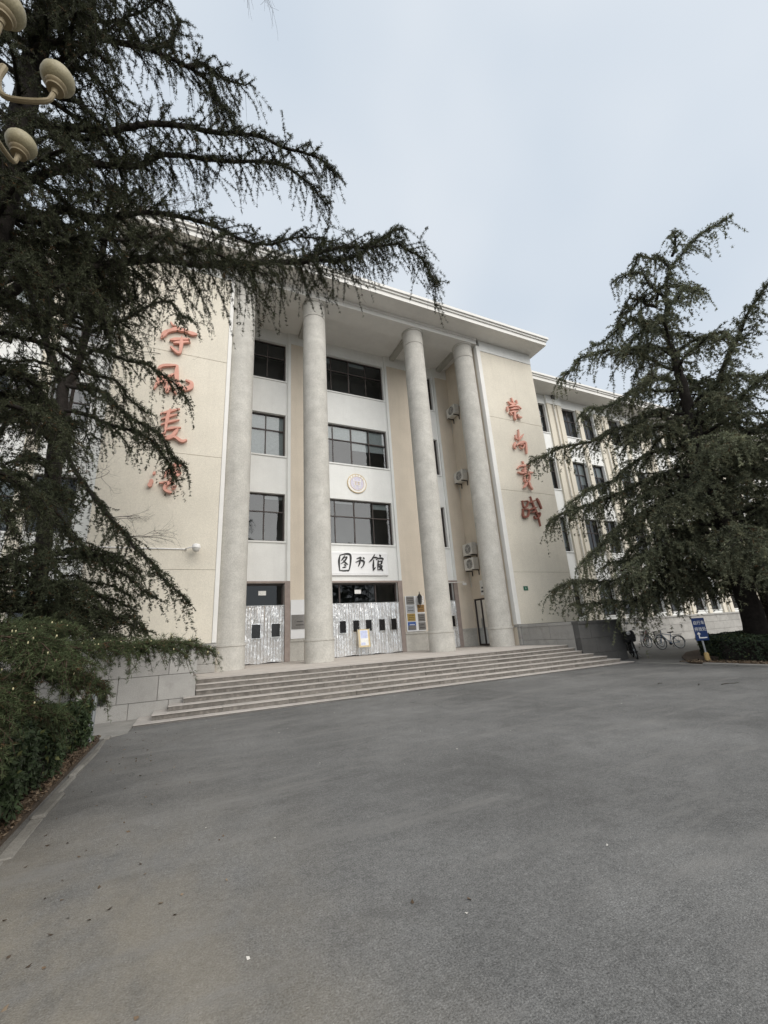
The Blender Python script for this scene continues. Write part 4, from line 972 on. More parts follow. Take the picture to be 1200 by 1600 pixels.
def cedar_foliage(path, wood, nd, L2=1.0, dens=6.0, tw=.32, tdens=9.0, rstep=.03, side=(0.1, 1.0), scale=1.0, tone=(.050, .056, .033), droop=.35, hang=.55, bare=0.0, lift=0.0, tip=(.10, .105, .06), tipf=.25):
    """side shoots, hanging twigs and needle whorls along one limb"""
    P = np.array(catmull(path, 8)); seg = np.linalg.norm(np.diff(P, axis=0), axis=1); s = np.concatenate([[0], np.cumsum(seg)]); L = s[-1]
    T = unit(np.gradient(P, axis=0))
    n2 = int(L * dens * (side[1] - side[0])) + 2
    u = (side[0] + (side[1] - side[0]) * (np.arange(n2) + RNG.uniform(0, 1, n2)) / n2) * L
    at = lambda q, A: np.stack([np.interp(q, s, A[:, k]) for k in range(3)], 1)
    p, t = at(u, P), unit(at(u, T)); hz = unit(np.cross(t, np.array([0, 0, 1.0])))
    sg = np.where(np.arange(n2) % 2 == 0, 1.0, -1.0)[:, None]
    ang = RNG.uniform(.45, 1.15, (n2, 1))
    d = unit(t * np.cos(ang) + hz * sg * np.sin(ang) + np.array([0, 0, 1.0]) * (RNG.normal(.02 + lift, .18, (n2, 1))))
    prof = np.minimum(1, 1.25 - .85 * (u / L)) * np.minimum(1, .45 + u / L * 2)
    l2 = L2 * prof * RNG.uniform(.45, 1.15, n2)
    Q = grow(p, d, l2, RNG.uniform(.5, 1.2, n2) * droop, 7)
    # let the limb's own tip carry needles as well
    wood.add(*tubes(Q[:, ::2], .012 * scale * np.ones(n2), .003 * scale * np.ones(n2), 3))
    TQ = unit(np.gradient(Q, axis=1))
    # hanging twigs
    n3 = np.maximum(2, (l2 * tdens).astype(int)); idx = np.repeat(np.arange(n2), n3); N3 = len(idx)
    v = RNG.uniform(.08, 1.0, N3) * 5.999; i0 = v.astype(int); fr = (v - i0)[:, None]
    p3 = Q[idx, i0] * (1 - fr) + Q[idx, i0 + 1] * fr; t3 = TQ[idx, i0]
    sd = unit(np.cross(t3, np.array([0, 0, 1.0]))) * RNG.choice([-1.0, 1.0], N3)[:, None]
    d3 = unit(t3 * RNG.uniform(.3, 1.0, (N3, 1)) + sd * RNG.uniform(.2, 1.0, (N3, 1)) + np.array([0, 0, -1.0]) * RNG.normal(hang, .55, (N3, 1)))
    l3 = tw * RNG.uniform(.35, 1.3, N3)
    Q3 = grow(p3, d3, l3, RNG.uniform(.1, .8, N3) * (hang + .2), 4)
    if scale < 1.1: wood.add(*tubes(Q3[:, ::3], .004 * scale * np.ones(N3), .0015 * scale * np.ones(N3), 3))
    leafy = RNG.uniform(0, 1, N3) > bare
    # needle whorls along twigs and along the side shoots and limb
    def whorls(QQ, ln, stp, jit, tipy):
        N, n, _ = QQ.shape; k = np.maximum(2, (ln / stp).astype(int)); ii = np.repeat(np.arange(N), k); w = RNG.uniform(0, 1, len(ii)) * (n - 1.001); a = w.astype(int); f_ = (w - a)[:, None]
        pp = QQ[ii, a] * (1 - f_) + QQ[ii, a + 1] * f_ + RNG.normal(0, jit, (len(ii), 3)); aa = QQ[ii, a + 1] - QQ[ii, a]
        shade = np.repeat(RNG.uniform(.75, 1.3, (N, 1)), k, 0) * RNG.uniform(.8, 1.2, (len(ii), 1))
        tf = ((w / (n - 1)) ** 2 * tipy)[:, None] * RNG.uniform(0, 1, (len(ii), 1))
        c = (np.array(tone) * (1 - tf) + np.array(tip) * tf) * shade
        br = RNG.uniform(0, 1, len(ii)) < .035; c[br] = np.array((.10, .062, .032)) * RNG.uniform(.6, 1.2, (br.sum(), 1))
        nd.add(pp, aa, RNG.uniform(.75, 1.2, len(ii)), c)
    if leafy.any(): whorls(Q3[leafy], l3[leafy], rstep, .004, tipf)
    whorls(Q, l2, rstep * .7, .012 * scale, tipf)
    LQ = P[None, int(len(P) * .12):] + np.array([0, 0, .02 * scale]); whorls(LQ, np.array([L * .88]), rstep * .26, .036 * scale, tipf)

def wob(P, a):
    """irregular limb: extra joints knocked off line"""
    Q = [np.array(P[0], float)]
    for i in range(1, len(P)):
        A, Bq = np.array(P[i - 1], float), np.array(P[i], float)
        Q.append((A + Bq) / 2 + RNG.normal(0, a, 3)); Q.append(Bq + (RNG.normal(0, a * .5, 3) if i < len(P) - 1 else 0))
    return Q

def taper(P, r0_, r1_, wood, sides=7):
    Q = np.array(catmull(P, 8))[None]; n = Q.shape[1]
    wood.add(*tubes(Q + RNG.normal(0, r0_ * .06, Q.shape), np.array([r0_]), np.array([r1_]), sides))

def twig_tree(wood, p, d, L, r_, depth, spread=.6, up=.12):
    """bare branching twigs"""
    if depth == 0 or L < .08: return
    n = 5; Q = [np.array(p, float)]; d = unit(np.array(d, float))
    for i in range(n):
        d = unit(d + RNG.normal(0, .14, 3) + np.array([0, 0, up * .3])); Q.append(Q[-1] + d * L / n)
    wood.add(*tubes(np.array(Q)[None], np.array([r_]), np.array([r_ * .55]), 5 if r_ > .02 else 3))
    for k in range(RNG.integers(3, 5)):
        i = RNG.integers(2, n + 1); nd_ = unit(d + RNG.normal(0, spread, 3) + np.array([0, 0, up]))
        twig_tree(wood, Q[i], nd_, L * RNG.uniform(.45, .75), r_ * .5, depth - 1, spread, up)

# ------------------------------------------------------------------ left foreground cedar
NEAR = {
  'A': [(-2.88,6.2,9.44),(-2.41,6.11,9.68),(-1.76,6.03,9.91),(-0.6,5.94,10.63),(0.29,5.86,10.9),(1.08,5.77,10.93),(1.81,5.69,10.83),(2.14,5.6,10.4)],
  'B': [(-2.72,6.2,8.37),(-2.41,6.23,8.84),(-1.38,6.27,9.64),(-0.32,6.3,10.53),(0.86,6.33,11.13),(1.72,6.37,11.11),(2.22,6.4,10.62)],
  'C': [(-2.54,6.3,6.56),(-1.95,6.27,7.05),(-0.81,6.23,7.81),(0.43,6.2,8.14),(1.12,6.17,8.45),(1.9,6.13,8.99),(2.73,6.1,9.44),(3.64,6.07,9.83),(4.17,6.03,9.69),(4.51,6.0,8.89)],
  'C2': [(1.13,6.2,8.48),(1.95,6.3,8.97),(2.85,6.4,9.53),(3.57,6.5,10.47),(4.18,6.6,11.14)],
  'D': [(-3.18,6.2,12.0),(-2.63,6.08,12.34),(-1.51,5.96,12.24),(-0.7,5.84,12.04),(-0.22,5.72,11.58),(0.16,5.6,10.85)],
  'D2': [(-1.52,6.0,12.31),(-1.07,5.95,12.67),(-0.93,5.9,13.41)],
  'D3': [(-0.69,5.8,11.97),(-0.16,5.7,11.94),(0.35,5.6,11.85)],
  'E': [(-3.02,6.2,10.95),(-2.4,6.07,11.7),(-1.82,5.93,12.67),(-1.27,5.8,13.58)],
  'E2': [(-3.32,6.2,12.97),(-2.64,6.1,13.62),(-1.91,6.0,14.56)],
  'M': [(-2.74,6.3,7.84),(-2.16,6.48,8.48),(-1.25,6.66,9.14),(-0.09,6.84,9.59),(1.04,7.02,9.79),(2.55,7.2,10.65)],
  'M2': [(-2.7,6.3,7.13),(-1.89,6.08,7.6),(-0.88,5.85,7.79),(0.05,5.62,7.62),(0.81,5.4,7.24)],
  'L': [(-1.95,4.9,1.5),(-1.59,5.24,1.66),(-1.17,5.58,1.68),(-0.62,5.92,1.68),(-0.16,6.26,1.7),(0.26,6.6,1.58)],
  'L2': [(-1.84,4.9,1.34),(-1.53,5.18,1.44),(-1.27,5.45,1.46),(-0.99,5.72,1.35),(-0.8,6.0,1.2)],
  'L3': [(-1.89,4.9,1.2),(-1.48,5.1,1.23),(-1.29,5.3,1.16),(-1.09,5.5,1.0)],
  'L4': [(-2.13,5.2,1.82),(-1.81,5.87,1.91),(-1.66,6.53,2.0),(-1.39,7.2,1.94)],
}
nt_ = empty('cedar_tree'); w = Wood(); nd = Needles()
trunk = [(-3.1, 6.05, -.1), (-2.95, 6.15, 2), (-2.86, 6.2, 5), (-2.88, 6.2, 9), (-2.96, 6.2, 12), (-3.0, 6.25, 16), (-3.0, 6.25, 20)]
taper(trunk, .30, .05, w, 12)
for k, P in NEAR.items():
    if k[0] == 'L': continue
    big = k in 'ABCDM'
    if len(k) == 1 and k != 'E': P = [(-2.9, 6.2, P[0][2] - .4)] + P
    if k in ('E', 'E2', 'M2'): P = [(-2.95, 6.2, P[0][2] - .3)] + P
    P = wob(P, .055); taper(P, .075 if big else .04, .012, w)
    cedar_foliage(P, w, nd, {'C': .95, 'M': .8, 'D': .75}.get(k, {'A': .7, 'B': .7}.get(k, .62)), 11, .5, 8, .0175, (.10, 1.0), hang=1.0, bare=.08)
# further limbs of the same tree, all round the trunk and above the view
for i in range(17):
    z = RNG.uniform(8.8, 14.5); az = RNG.uniform(0, 2 * math.pi); L = RNG.uniform(2.2, 3.8) * (1.15 - (z - 8) / 18)
    if math.cos(az) > .1: L *= .5 if z < 12.4 else .62
    d = np.array([math.cos(az), math.sin(az), .1]); p0 = np.array([-2.95, 6.2, z])
    P = [p0, p0 + d * L * .4 + [0, 0, .15], p0 + d * L * .75 + [0, 0, .05], p0 + d * L - [0, 0, .35]]
    P = wob(P, .06); taper(P, .05, .01, w); cedar_foliage(P, w, nd, .8, 7, .48, 6.5, .021, (.1, 1.0), hang=.9)
for i in range(19):
    z = RNG.uniform(3.0, 9.0); az = RNG.uniform(-.55, 1.2); L = RNG.uniform(1.2, 2.4) * (.7 if z < 5.5 else 1)
    d = np.array([math.cos(az), math.sin(az), -.05]); p0 = np.array([-2.9, 6.2, z])
    P = [p0, p0 + d * L * .4 + [0, 0, .1], p0 + d * L * .75, p0 + d * L - [0, 0, .4]]
    P = wob(P, .06); taper(P, .04, .01, w); cedar_foliage(P, w, nd, .75, 7, .46, 7, .02, (.1, 1.0), hang=.95, bare=.1)
for i in range(24):
    z = RNG.uniform(4.5, 13.5); az = RNG.uniform(-2.7, -.6); L = RNG.uniform(.9, 1.7)
    d = np.array([math.cos(az), math.sin(az), .05]); p0 = np.array([-2.9, 6.2, z])
    P = [p0, p0 + d * L * .4 + [0, 0, .1], p0 + d * L * .75, p0 + d * L - [0, 0, .35]]
    taper(P, .035, .01, w); cedar_foliage(P, w, nd, .7, 7, .42, 7, .022, (.1, 1.0), hang=.9)
w.build('trunk', 'bark', nt_); nd.build('crown', nt_, 5, .046, .0105)
# its lowest branch, fresh green and dotted with pale cones
w = Wood(); nd = Needles()
for k in ('L', 'L2', 'L3', 'L4'):
    P = [(-2.95, 6.15, 1.9 if k != 'L4' else 2.3)] + NEAR[k] if k != 'L4' else [(-2.95, 6.15, 2.3)] + NEAR[k]
    taper(P, .035, .008, w)
    cedar_foliage(P, w, nd, .62 if k == 'L' else .5, 20, .22, 19, .02, (.15, 1.0), tone=(.054, .070, .034), tip=(.115, .13, .06), tipf=.5, hang=.35, droop=.32, lift=.08)
for i in range(14):
    a0 = np.array(NEAR['L'][RNG.integers(0, 2)]) + RNG.normal(0, .12, 3) - [0, 0, RNG.uniform(0, .3)]
    d = np.array([RNG.uniform(.4, 1), RNG.uniform(-.3, .6), -.15]); L = RNG.uniform(.4, .75)
    P = [a0, a0 + d * L * .5 + [0, 0, .03], a0 + d * L - [0, 0, .12]]
    taper(P, .014, .005, w, 4); cedar_foliage(P, w, nd, .45, 20, .2, 18, .021, (.0, 1.0), tone=(.054, .070, .034), tip=(.115, .13, .06), tipf=.5, hang=.5, droop=.4)
P4 = np.concatenate(nd.P)
w.build('low_branch', 'bark_red', nt_)
lf = nd.build('low_branch_needles', nt_, 6, .05, .0062)
cn = MB(); pick = RNG.choice(len(P4), 420, replace=False)
for i in pick:
    p = P4[i] + np.array([0, 0, .015]); 
    h = RNG.uniform(.014, .026); rr = RNG.uniform(.005, .008)
    cn.lathe([(rr * .5, 0), (rr, h * .35), (rr * .75, h * .75), (rr * .2, h)], tuple(p), 5)
co = cn.build('cone', 'cone', nt_); co['kind'] = 'stuff'
tag(nt_, 'dark drooping cedar filling the upper left, nearest the camera', 'tree', 'cedar trees'); rebase(nt_, (-3.1, 6.05, 0))

# ------------------------------------------------------------------ cedar beside the left end wall
MID = {
  'F': [(-3.97,13.5,10.57),(-3.13,13.32,10.59),(-2.52,13.14,10.43),(-1.74,12.96,10.25),(-1.11,12.78,9.79),(-0.38,12.6,8.87)],
  'G': [(-3.89,13.5,9.35),(-2.92,13.08,9.08),(-1.98,12.65,8.27),(-1.07,12.22,7.48),(-0.3,11.8,6.41)],
  'G2': [(-3.82,13.5,8.5),(-3.0,13.18,8.26),(-2.12,12.85,7.83),(-1.24,12.52,7.39),(-0.65,12.2,6.24)],
  'H': [(-3.67,13.5,7.7),(-2.91,13.22,6.25),(-2.17,12.93,5.17),(-1.63,12.65,4.57),(-0.95,12.37,3.82),(-0.54,12.08,3.3),(0.04,11.8,2.66)],
  'I': [(-3.67,13.5,5.57),(-2.99,13.18,4.65),(-2.31,12.85,4.09),(-1.48,12.52,3.42),(-0.76,12.2,2.88)],
  'K': [(-3.61,13.5,3.65),(-2.75,13.12,2.85),(-1.98,12.75,2.56),(-1.36,12.37,2.39),(-0.92,12.0,2.07)],
  'K2': [(-3.54,13.5,3.15),(-2.79,12.87,2.52),(-1.99,12.23,2.15),(-1.37,11.6,1.95)],
  'W': [(-3.9,13.5,8.28),(-4.37,13.33,8.3),(-4.8,13.17,7.74),(-5.25,13.0,6.84)],
  'W2': [(-3.75,13.5,6.12),(-4.18,13.2,6.24),(-4.59,12.9,6.08),(-4.83,12.6,5.2)],
  'W3': [(-3.6,13.5,4.5),(-3.94,12.95,4.2),(-4.3,12.4,3.77)],
  'stemL': [(-3.81,13.5,9.37),(-4.07,13.5,9.86),(-4.71,13.5,11.4),(-5.5,13.5,13.57),(-6.32,13.5,15.85)],
  'stemR': [(-3.81,13.5,9.37),(-3.61,13.55,9.89),(-3.5,13.6,11.62),(-3.46,13.65,14.57),(-3.36,13.7,17.04)],
  'T': [(-4.71,13.5,11.4),(-3.94,13.17,12.09),(-3.01,12.83,11.62),(-1.85,12.5,10.51)],
  'T2': [(-3.47,13.6,11.38),(-2.41,13.27,11.93),(-1.35,12.93,12.76),(-0.53,12.6,11.96)],
}
mt = empty('cedar_tree'); w = Wood(); nd = Needles()
taper([(-3.45, 13.5, -.1), (-3.57, 13.5, 2), (-3.62, 13.5, 4.5), (-3.74, 13.5, 7), (-3.8, 13.5, 9.4)], .22, .15, w, 12)
for k in ('stemL', 'stemR'): taper(MID[k], .13, .05, w, 8)
for k, P in MID.items():
    if k.startswith('stem'): continue
    P = wob(P, .06); taper(P, .065, .012, w)
    cedar_foliage(P, w, nd, .85, 7.5, .55, 6.5, .025, (.1, 1.0), scale=1.2, hang=1.0, bare=.1, tone=(.050, .057, .034))
for i in range(60):
    z = RNG.uniform(1.6, 17); az = RNG.uniform(math.pi * .35, math.pi * 1.75); L = RNG.uniform(2.0, 3.6) * (1.1 - z / 30)
    xo = -3.8 if z < 9.5 else (-3.5 if RNG.random() < .5 else -5.2)
    d = np.array([math.cos(az), math.sin(az) * (.5 if math.sin(az) > 0 else 1), 0]); p0 = np.array([xo, 13.5, z])
    P = [p0, p0 + d * L * .4 + [0, 0, .1], p0 + d * L * .75 - [0, 0, .1], p0 + d * L - [0, 0, .6]]
    P = wob(P, .07); taper(P, .05, .01, w, 5); cedar_foliage(P, w, nd, .8, 5.5, .5, 5.5, .034, (.1, 1.0), scale=1.2, hang=.9, tone=(.050, .057, .034))
for i in range(16):      # limbs over the bed, low down
    z = RNG.uniform(1.5, 4.2); az = RNG.uniform(-1.3, .25); L = RNG.uniform(1.8, 3.0)
    d = np.array([math.cos(az), math.sin(az), 0]); p0 = np.array([-3.65, 13.5, z])
    P = [p0, p0 + d * L * .4 + [0, 0, .1], p0 + d * L * .75, p0 + d * L - [0, 0, .35]]
    taper(P, .04, .01, w, 5); cedar_foliage(P, w, nd, .75, 6.5, .45, 6, .032, (.1, 1.0), scale=1.2, hang=.7, tone=(.052, .060, .035))
for i in range(7):       # dead twigs
    Pm = MID['H']; q = np.array(Pm[RNG.integers(1, 4)]); twig_tree(w, q, (1, -.2, RNG.uniform(-.1, .5)), RNG.uniform(.6, 1.0), .009, 4, .6, .05)
w.build('trunk', 'bark', mt); nd.build('crown', mt, 4, .062, .021)
tag(mt, 'forked cedar standing against the left cream wall', 'tree', 'cedar trees'); rebase(mt, (-3.45, 13.5, 0))

# ------------------------------------------------------------------ right cedar
RIGHT = {
  'lead': [(20.02,9.11,11.89),(19.95,9.04,13.93),(19.96,8.77,15.94),(20.14,8.13,17.71),(20.51,7.07,18.64),(20.99,5.79,18.68)],
  'a1': [(20.22,8.68,16.33),(19.44,9.18,18.09),(18.49,10.07,18.11)],
  'a2': [(20.37,8.35,17.63),(20.43,8.62,18.94),(20.29,9.34,19.76),(20.2,9.92,19.33)],
  'a3': [(20.49,8.1,18.62),(20.61,7.82,19.4),(20.63,7.79,19.91)],
  'b1': [(20.04,9.09,12.57),(19.27,9.86,13.62),(18.46,10.73,14.6),(17.54,11.85,14.68),(16.67,12.86,13.72)],
  'b2': [(20.12,8.91,14.6),(19.53,9.79,15.9),(18.9,10.78,15.73),(18.3,11.7,15.48)],
  'b3': [(20.04,9.07,11.53),(19.06,10.41,12.15),(18.05,11.84,11.72),(17.33,12.6,11.65)],
  'c1': [(19.99,9.18,9.93),(19.21,9.94,10.7),(18.4,10.74,10.31),(17.35,12.08,9.97),(16.29,13.44,10.1),(15.39,14.46,9.65)],
  'c2': [(20.0,9.16,8.51),(19.06,10.01,8.92),(17.96,11.23,8.35),(16.82,12.53,7.77),(15.94,13.25,6.97)],
  'd1': [(20.0,9.18,7.45),(18.85,10.19,7.72),(17.42,11.8,7.09),(16.2,12.98,6.75),(15.17,13.74,6.27)],
  'd2': [(19.96,9.25,6.59),(18.84,10.21,6.53),(17.65,11.32,5.89),(16.51,12.29,4.91),(15.62,12.75,4.12)],
  'e1': [(19.92,9.34,4.37),(18.57,10.49,3.76),(17.12,11.86,3.42),(15.86,12.82,3.29),(14.67,13.61,3.12)],
  'e2': [(19.93,9.32,3.56),(18.81,10.27,3.18),(17.56,11.51,2.56),(16.52,12.28,2.39),(15.37,13.29,2.38)],
  'e3': [(19.91,9.35,5.2),(18.74,10.32,4.83),(17.53,11.37,4.18),(16.45,12.14,4.02)],
  'r1': [(20.04,9.08,9.89),(20.28,7.96,11.21),(20.48,6.91,12.79),(20.64,5.96,14.02),(20.75,5.1,14.57)],
  'r2': [(20.01,9.14,9.6),(19.86,7.87,9.82),(19.72,6.57,10.2),(19.49,5.46,10.26)],
  'r3': [(19.99,9.2,6.87),(19.81,7.98,7.52),(19.6,6.82,7.53),(19.38,5.7,7.23)],
  'f1': [(19.5,9.06,7.35),(18.85,8.47,7.33),(17.97,8.38,6.78),(17.01,8.49,6.07)],
}
rt = empty('cedar_tree'); w = Wood(); nd = Needles()
TRX, TRY = 20.0, 9.12
taper([(TRX + .1, TRY, -.1), (TRX, TRY, 1.5), (TRX, TRY, 5), (TRX, TRY + .02, 9), (20.02, 9.1, 11.9), (19.95, 9.04, 13.9)], .44, .13, w, 14)
SET = dict(scale=1.8, hang=1.0, tip=(.22, .215, .13), tipf=.8, droop=.42)
for k, P in RIGHT.items():
    P = wob(P, .10); taper(P, .12 if k in ('lead', 'r1', 'c1', 'd1') else .075, .02, w, 6)
    cedar_foliage(P, w, nd, (1.7 if k[0] in 'de' else 1.35) if k[0] not in 'la' else .8, 9 if k[0] in 'de' else 7.5, .68, 4.6, .042, (.12, 1.0), tone=tuple(np.array((.112, .123, .082)) * RNG.uniform(.7, 1.5)), **SET)
NL = 54
for i in range(NL):
    z = 2.6 + 14.5 * ((i + RNG.random()) / NL) ** 1.5; az = i * 2.39996 + RNG.normal(0, .25); L = (5.6 * (1 - z / 21) ** .8 + .6) * RNG.uniform(.7, 1.08)
    d = np.array([math.cos(az), math.sin(az), 0]); p0 = np.array([TRX, TRY, z])
    if d @ np.array([-.42, .9, 0]) > .55: L *= .88
    rise = RNG.uniform(.0, .5)
    P = [p0, p0 + d * L * .35 + [0, 0, .25 + rise], p0 + d * L * .7 + [0, 0, .15 + rise], p0 + d * L + [0, 0, -.6 + rise]]
    P = wob(P, .11); taper(P, .085, .015, w, 5); cedar_foliage(P, w, nd, 1.15 if z > 9 else 1.7, 5 if z > 9 else 7, .62, 4.6, .044, (.14, 1.0), tone=tuple(np.array((.112, .123, .082)) * RNG.uniform(.6, 1.6)), **SET)
w.build('trunk', 'bark', rt); nd.build('crown', rt, 5, .10, .027)
tag(rt, 'tall spreading cedar on the right behind the blue sign', 'tree', 'cedar trees'); rebase(rt, (TRX, TRY, 0))

# second, thinner cedar behind it along the side road
r2 = empty('cedar_tree'); w = Wood(); nd = Needles()
X2, Y2 = 26.5, 11.3
taper([(X2, Y2, -.1), (X2 - .1, Y2, 3), (X2 + .1, Y2, 8), (X2, Y2, 15)], .26, .04, w, 10)
NL = 62
for i in range(NL):
    z = 2.4 + 12.6 * (i + RNG.random()) / NL; az = i * 2.39996; L = (4.6 * (1 - z / 17.5) ** .8 + .5) * RNG.uniform(.7, 1.1)
    d = np.array([math.cos(az), math.sin(az), 0]); p0 = np.array([X2, Y2, z])
    P = [p0, p0 + d * L * .35 + [0, 0, .3], p0 + d * L * .7 + [0, 0, .2], p0 + d * L + [0, 0, -.5]]
    P = wob(P, .1); taper(P, .07, .015, w, 5); cedar_foliage(P, w, nd, 1.1, 4.5, .45, 5, .075, (.14, 1.0), scale=2, hang=.85, tone=(.038, .047, .028), tip=(.09, .09, .05), tipf=.5, droop=.4)
w.build('trunk', 'bark', r2); nd.build('crown', r2, 4, .13, .05)
tag(r2, 'slimmer cedar farther back at the right edge', 'tree', 'cedar trees'); rebase(r2, (X2, Y2, 0))
r3 = copy_tree(r2); r3.location = (25.0, 2.2, 0); r3.rotation_euler = (0, 0, 2.0); r3.scale = (1.12, 1.12, 1.12)
r3['label'] = 'cedar at the far right, mostly outside the frame'

# dark cedars across the forecourt: their mirror image fills the glass above the doors
for x_, y_, a_ in ((17.5, -18, .6), (22.5, -19.5, 2.2), (27.5, -17.5, 4.0)):
    c_ = copy_tree(r2); c_.location = (x_, y_, 0); c_.rotation_euler = (0, 0, a_)
    c_['label'] = {17.5: 'dark cedar mirrored in the door glass, left of three', 22.5: 'dark cedar mirrored in the door glass, middle of three', 27.5: 'dark cedar mirrored in the door glass, right of three'}[x_]; c_['group'] = 'cedars opposite the entrance'

# ------------------------------------------------------------------ bare trees
bt = empty('bare_tree'); w = Wood()
taper([(-4.05, 15.3, -.1), (-4.0, 15.3, 5), (-4.05, 15.3, 12), (-3.9, 15.3, 19)], .08, .035, w, 8)
for i in range(22):
    z = RNG.uniform(12.5, 19); az = RNG.uniform(-.9, .9) if RNG.random() < .75 else RNG.uniform(0, 6.28)
    twig_tree(w, (-3.95, 15.3, z), (math.cos(az), math.sin(az), .7), RNG.uniform(1.6, 2.6), .028, 4, .55, .15)
w.build('branches', 'twigbark', bt)
tag(bt, 'thin leafless tree tangled behind the nearest cedar', 'tree'); rebase(bt, (-4.05, 15.3, 0))
bm = copy_tree(bt); bm.location = (27.0, -18.0, 0); bm['label'] = 'leafless tree mirrored in the lower window of the central bay'
b2 = empty('bare_tree'); w = Wood()
taper([(-3.8, 1.2, -.1), (-3.7, 1.2, 5), (-3.6, 1.3, 10), (-3.5, 1.4, 15)], .2, .08, w, 10)
taper([(-3.6, 1.3, 11), (-2.4, 2.4, 13.2), (-1.0, 3.8, 14.4), (0.2, 4.9, 14.9)], .07, .02, w, 6)
for q, dd in (((0.2, 4.9, 14.9), (.1, .1, -.9)), ((.0, 4.7, 14.85), (.55, .3, -.8)), ((-.2, 4.6, 14.8), (.35, .2, -.9))):
    twig_tree(w, q, dd, .95, .010, 3, .35, -.25)
for i in range(8): twig_tree(w, (-3.55, 1.35, RNG.uniform(11, 15)), (RNG.normal(-.4, .6), RNG.normal(-.4, .6), .8), 1.8, .03, 4)
w.build('branches', 'twigbark', b2)
tag(b2, 'leafless tree whose twig tips hang into the top of the picture', 'tree'); rebase(b2, (-3.8, 1.2, 0))

# ------------------------------------------------------------------ hedges
def leaf_mesh(name, P, Nn, size, cols, parent, m='leaves', asp=.5):
    N = len(P); Nn = unit(Nn + RNG.normal(0, .55, (N, 3))); t = unit(np.cross(Nn, RNG.normal(size=(N, 3)))); b = np.cross(Nn, t)
    L = (size * RNG.uniform(.65, 1.25, N))[:, None]; fold = Nn * L * .14
    V = np.stack([P - t * L * .5, P + b * L * asp * .5 - fold, P + t * L * .5, P - b * L * asp * .5 - fold], 1)
    F = (np.arange(N)[:, None, None] * 4 + np.array([[0, 1, 2], [0, 2, 3]])[None]).reshape(-1, 3)
    return np_mesh(name, V.reshape(-1, 3), F, m, parent, np.repeat(cols, 4, 0))
def box_hedge(x0, x1, y0, y1, h, n, size, label, tone, shape=None):
    r_ = empty('hedge'); 
    u = RNG.uniform(0, 1, (n, 3)); face = RNG.choice(4, n, p=[.42, .14, .14, .30]); dpt = np.abs(RNG.normal(0, .09, n))
    P = np.empty((n, 3)); Nn = np.zeros((n, 3))
    P[:, 0] = x0 + (x1 - x0) * u[:, 0]; P[:, 1] = y0 + (y1 - y0) * u[:, 1]; P[:, 2] = .08 + (h - .08) * u[:, 2] ** .8
    s = face == 0; P[s, 2] = h - dpt[s]; Nn[s, 2] = 1
    s = face == 1; P[s, 1] = y0 + dpt[s]; Nn[s, 1] = -1
    s = face == 2; P[s, 1] = y1 - dpt[s]; Nn[s, 1] = 1
    s = face == 3; e = RNG.choice([0, 1], s.sum()); P[s, 0] = np.where(e == 0, x0 + dpt[s], x1 - dpt[s]); Nn[s, 0] = np.where(e == 0, -1, 1)
    lump = .07 * np.sin(P[:, 1] * 3.1 + P[:, 0] * 2) + .05 * np.sin(P[:, 1] * 7.3 + 1 + P[:, 2] * 5) + .04 * np.sin(P[:, 0] * 6 + P[:, 1] * 1.7)
    P += Nn * lump[:, None]; Nn[:, 2] += .35
    c = np.array(tone) * RNG.uniform(.65, 1.35, (n, 1)) * (1 + .25 * np.sin(P[:, 1:2] * 4 + P[:, 0:1] * 3))
    yl = RNG.uniform(0, 1, n) < .04; c[yl] = np.array((.13, .14, .05)) * RNG.uniform(.7, 1.1, (yl.sum(), 1))
    leaf_mesh('foliage', P, Nn, size, c, r_)
    MB().cbox(x0 + .14, x1 - .14, y0 + .14, y1 - .14, .05, h - .16, .05).build('inner_stems', 'bark', r_)
    st = Wood()
    for i in range(int((y1 - y0) * 9)):
        xx, yy = RNG.uniform(x0 + .05, x1 - .05), RNG.uniform(y0, y1); st.limb([(xx, yy, 0), (xx + RNG.normal(0, .05), yy + RNG.normal(0, .05), h * .4), (xx + RNG.normal(0, .1), yy + RNG.normal(0, .1), h * .85)], .012, .005, 4)
    st.build('stem', 'bark', r_)['kind'] = 'stuff'
    tag(r_, label, 'hedge'); rebase(r_, ((x0 + x1) / 2, (y0 + y1) / 2, 0)); return r_
box_hedge(-2.75, -1.50, 2.6, 9.7, .80, 40000, .082, 'glossy dark green leafy hedge along the left kerb', (.042, .062, .028))
box_hedge(16.9, 18.6, 0.0, 9.2, .82, 22000, .09, 'dark trimmed hedge behind the blue sign along the right kerb', (.034, .048, .026))
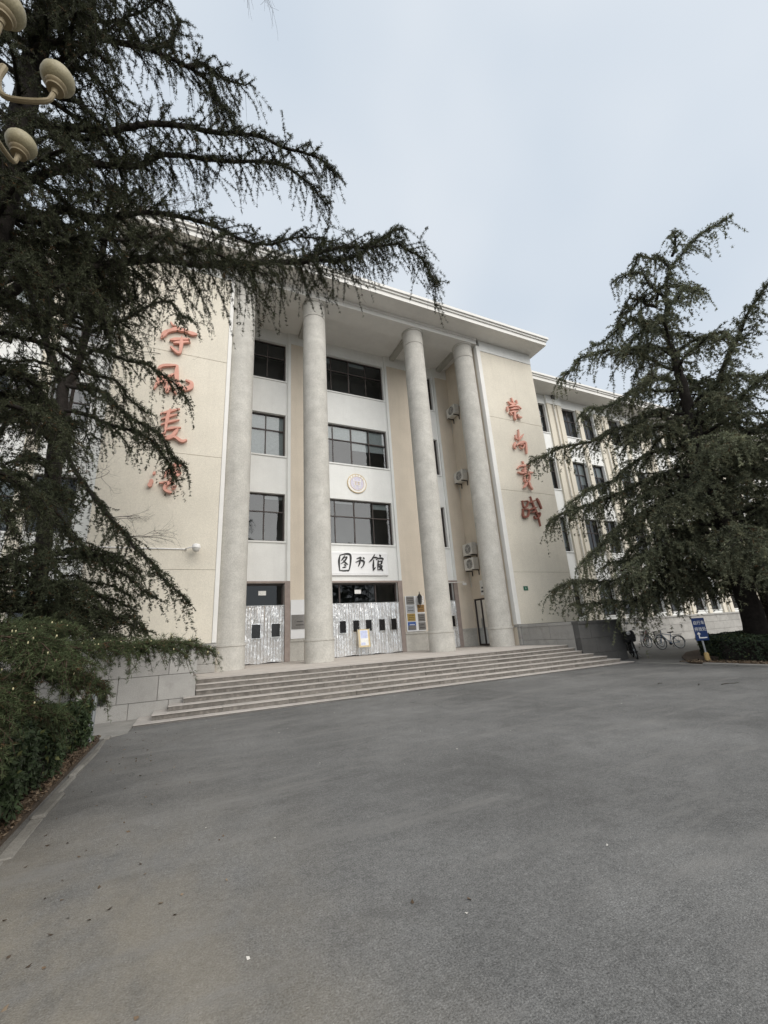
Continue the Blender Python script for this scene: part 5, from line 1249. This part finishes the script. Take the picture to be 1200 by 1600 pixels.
box_hedge(18.6, 24.5, 9.3, 10.6, .80, 22000, .10, 'low dark hedge beneath the right cedar beside the side road', (.034, .048, .026))

# leaf litter on the beds and a few scraps on the asphalt
def litter(name, P, size, label):
    n = len(P); c = np.array([(.15, .105, .07), (.11, .08, .055), (.22, .17, .12), (.08, .06, .045)])[RNG.integers(0, 4, n)] * RNG.uniform(.7, 1.3, (n, 1))
    o = leaf_mesh(name, P, np.tile((0, 0, 1.6), (n, 1)), size, c, None, 'litter', .6); return tag(o, label, 'leaf litter', kind='stuff')
n = 5200; P = np.stack([-1.40 - np.abs(RNG.normal(0, .22, n)), RNG.uniform(2, 10.6, n), .058 + RNG.uniform(0, .03, n)], 1); litter('leaf_litter', P, .05, 'brown fallen leaves on the soil beside the left hedge')
n = 3600; y_ = RNG.uniform(1.0, 9.9, n); P = np.stack([16.0 + np.abs(RNG.normal(0, .6, n)), y_, .068 + RNG.uniform(0, .03, n)], 1); litter('leaf_litter', P, .07, 'brown fallen leaves in front of the right hedge')
n = 110; P = np.stack([-1.15 + np.abs(RNG.normal(0, .9, n)), RNG.uniform(2, 11, n), np.full(n, .008)], 1); litter('leaf_litter', P, .035, 'scattered leaf scraps on the asphalt near the left kerb')
n = 45; P = np.stack([RNG.uniform(0, 15, n), RNG.uniform(2.5, 11.2, n), np.full(n, .007)], 1)
o = leaf_mesh('litter_scraps', P, np.tile((0, 0, 3.0), (n, 1)), .026, np.tile((.55, .53, .49), (n, 1)), None, 'litter', .7); tag(o, 'tiny pale scraps strewn over the asphalt', 'litter', kind='stuff')
w = Wood()
for (x, y_, a, L) in ((11.55, 6.3, -.25, .5), (11.2, 6.6, .5, .25), (10.9, 7.4, .1, .2)):
    q = np.array((x, y_, .012)); d = np.array((math.cos(a), math.sin(a), 0)); Q = [q, q + d * L * .4 + [.02, .02, .006], q + d * L * .7 - [.01, .02, 0], q + d * L]
    w.limb(Q, .009, .004, 4)
o = w.build('fallen_twigs', 'twigbark', None); tag(o, 'few thin fallen twigs on the asphalt at right', 'twigs', kind='stuff')
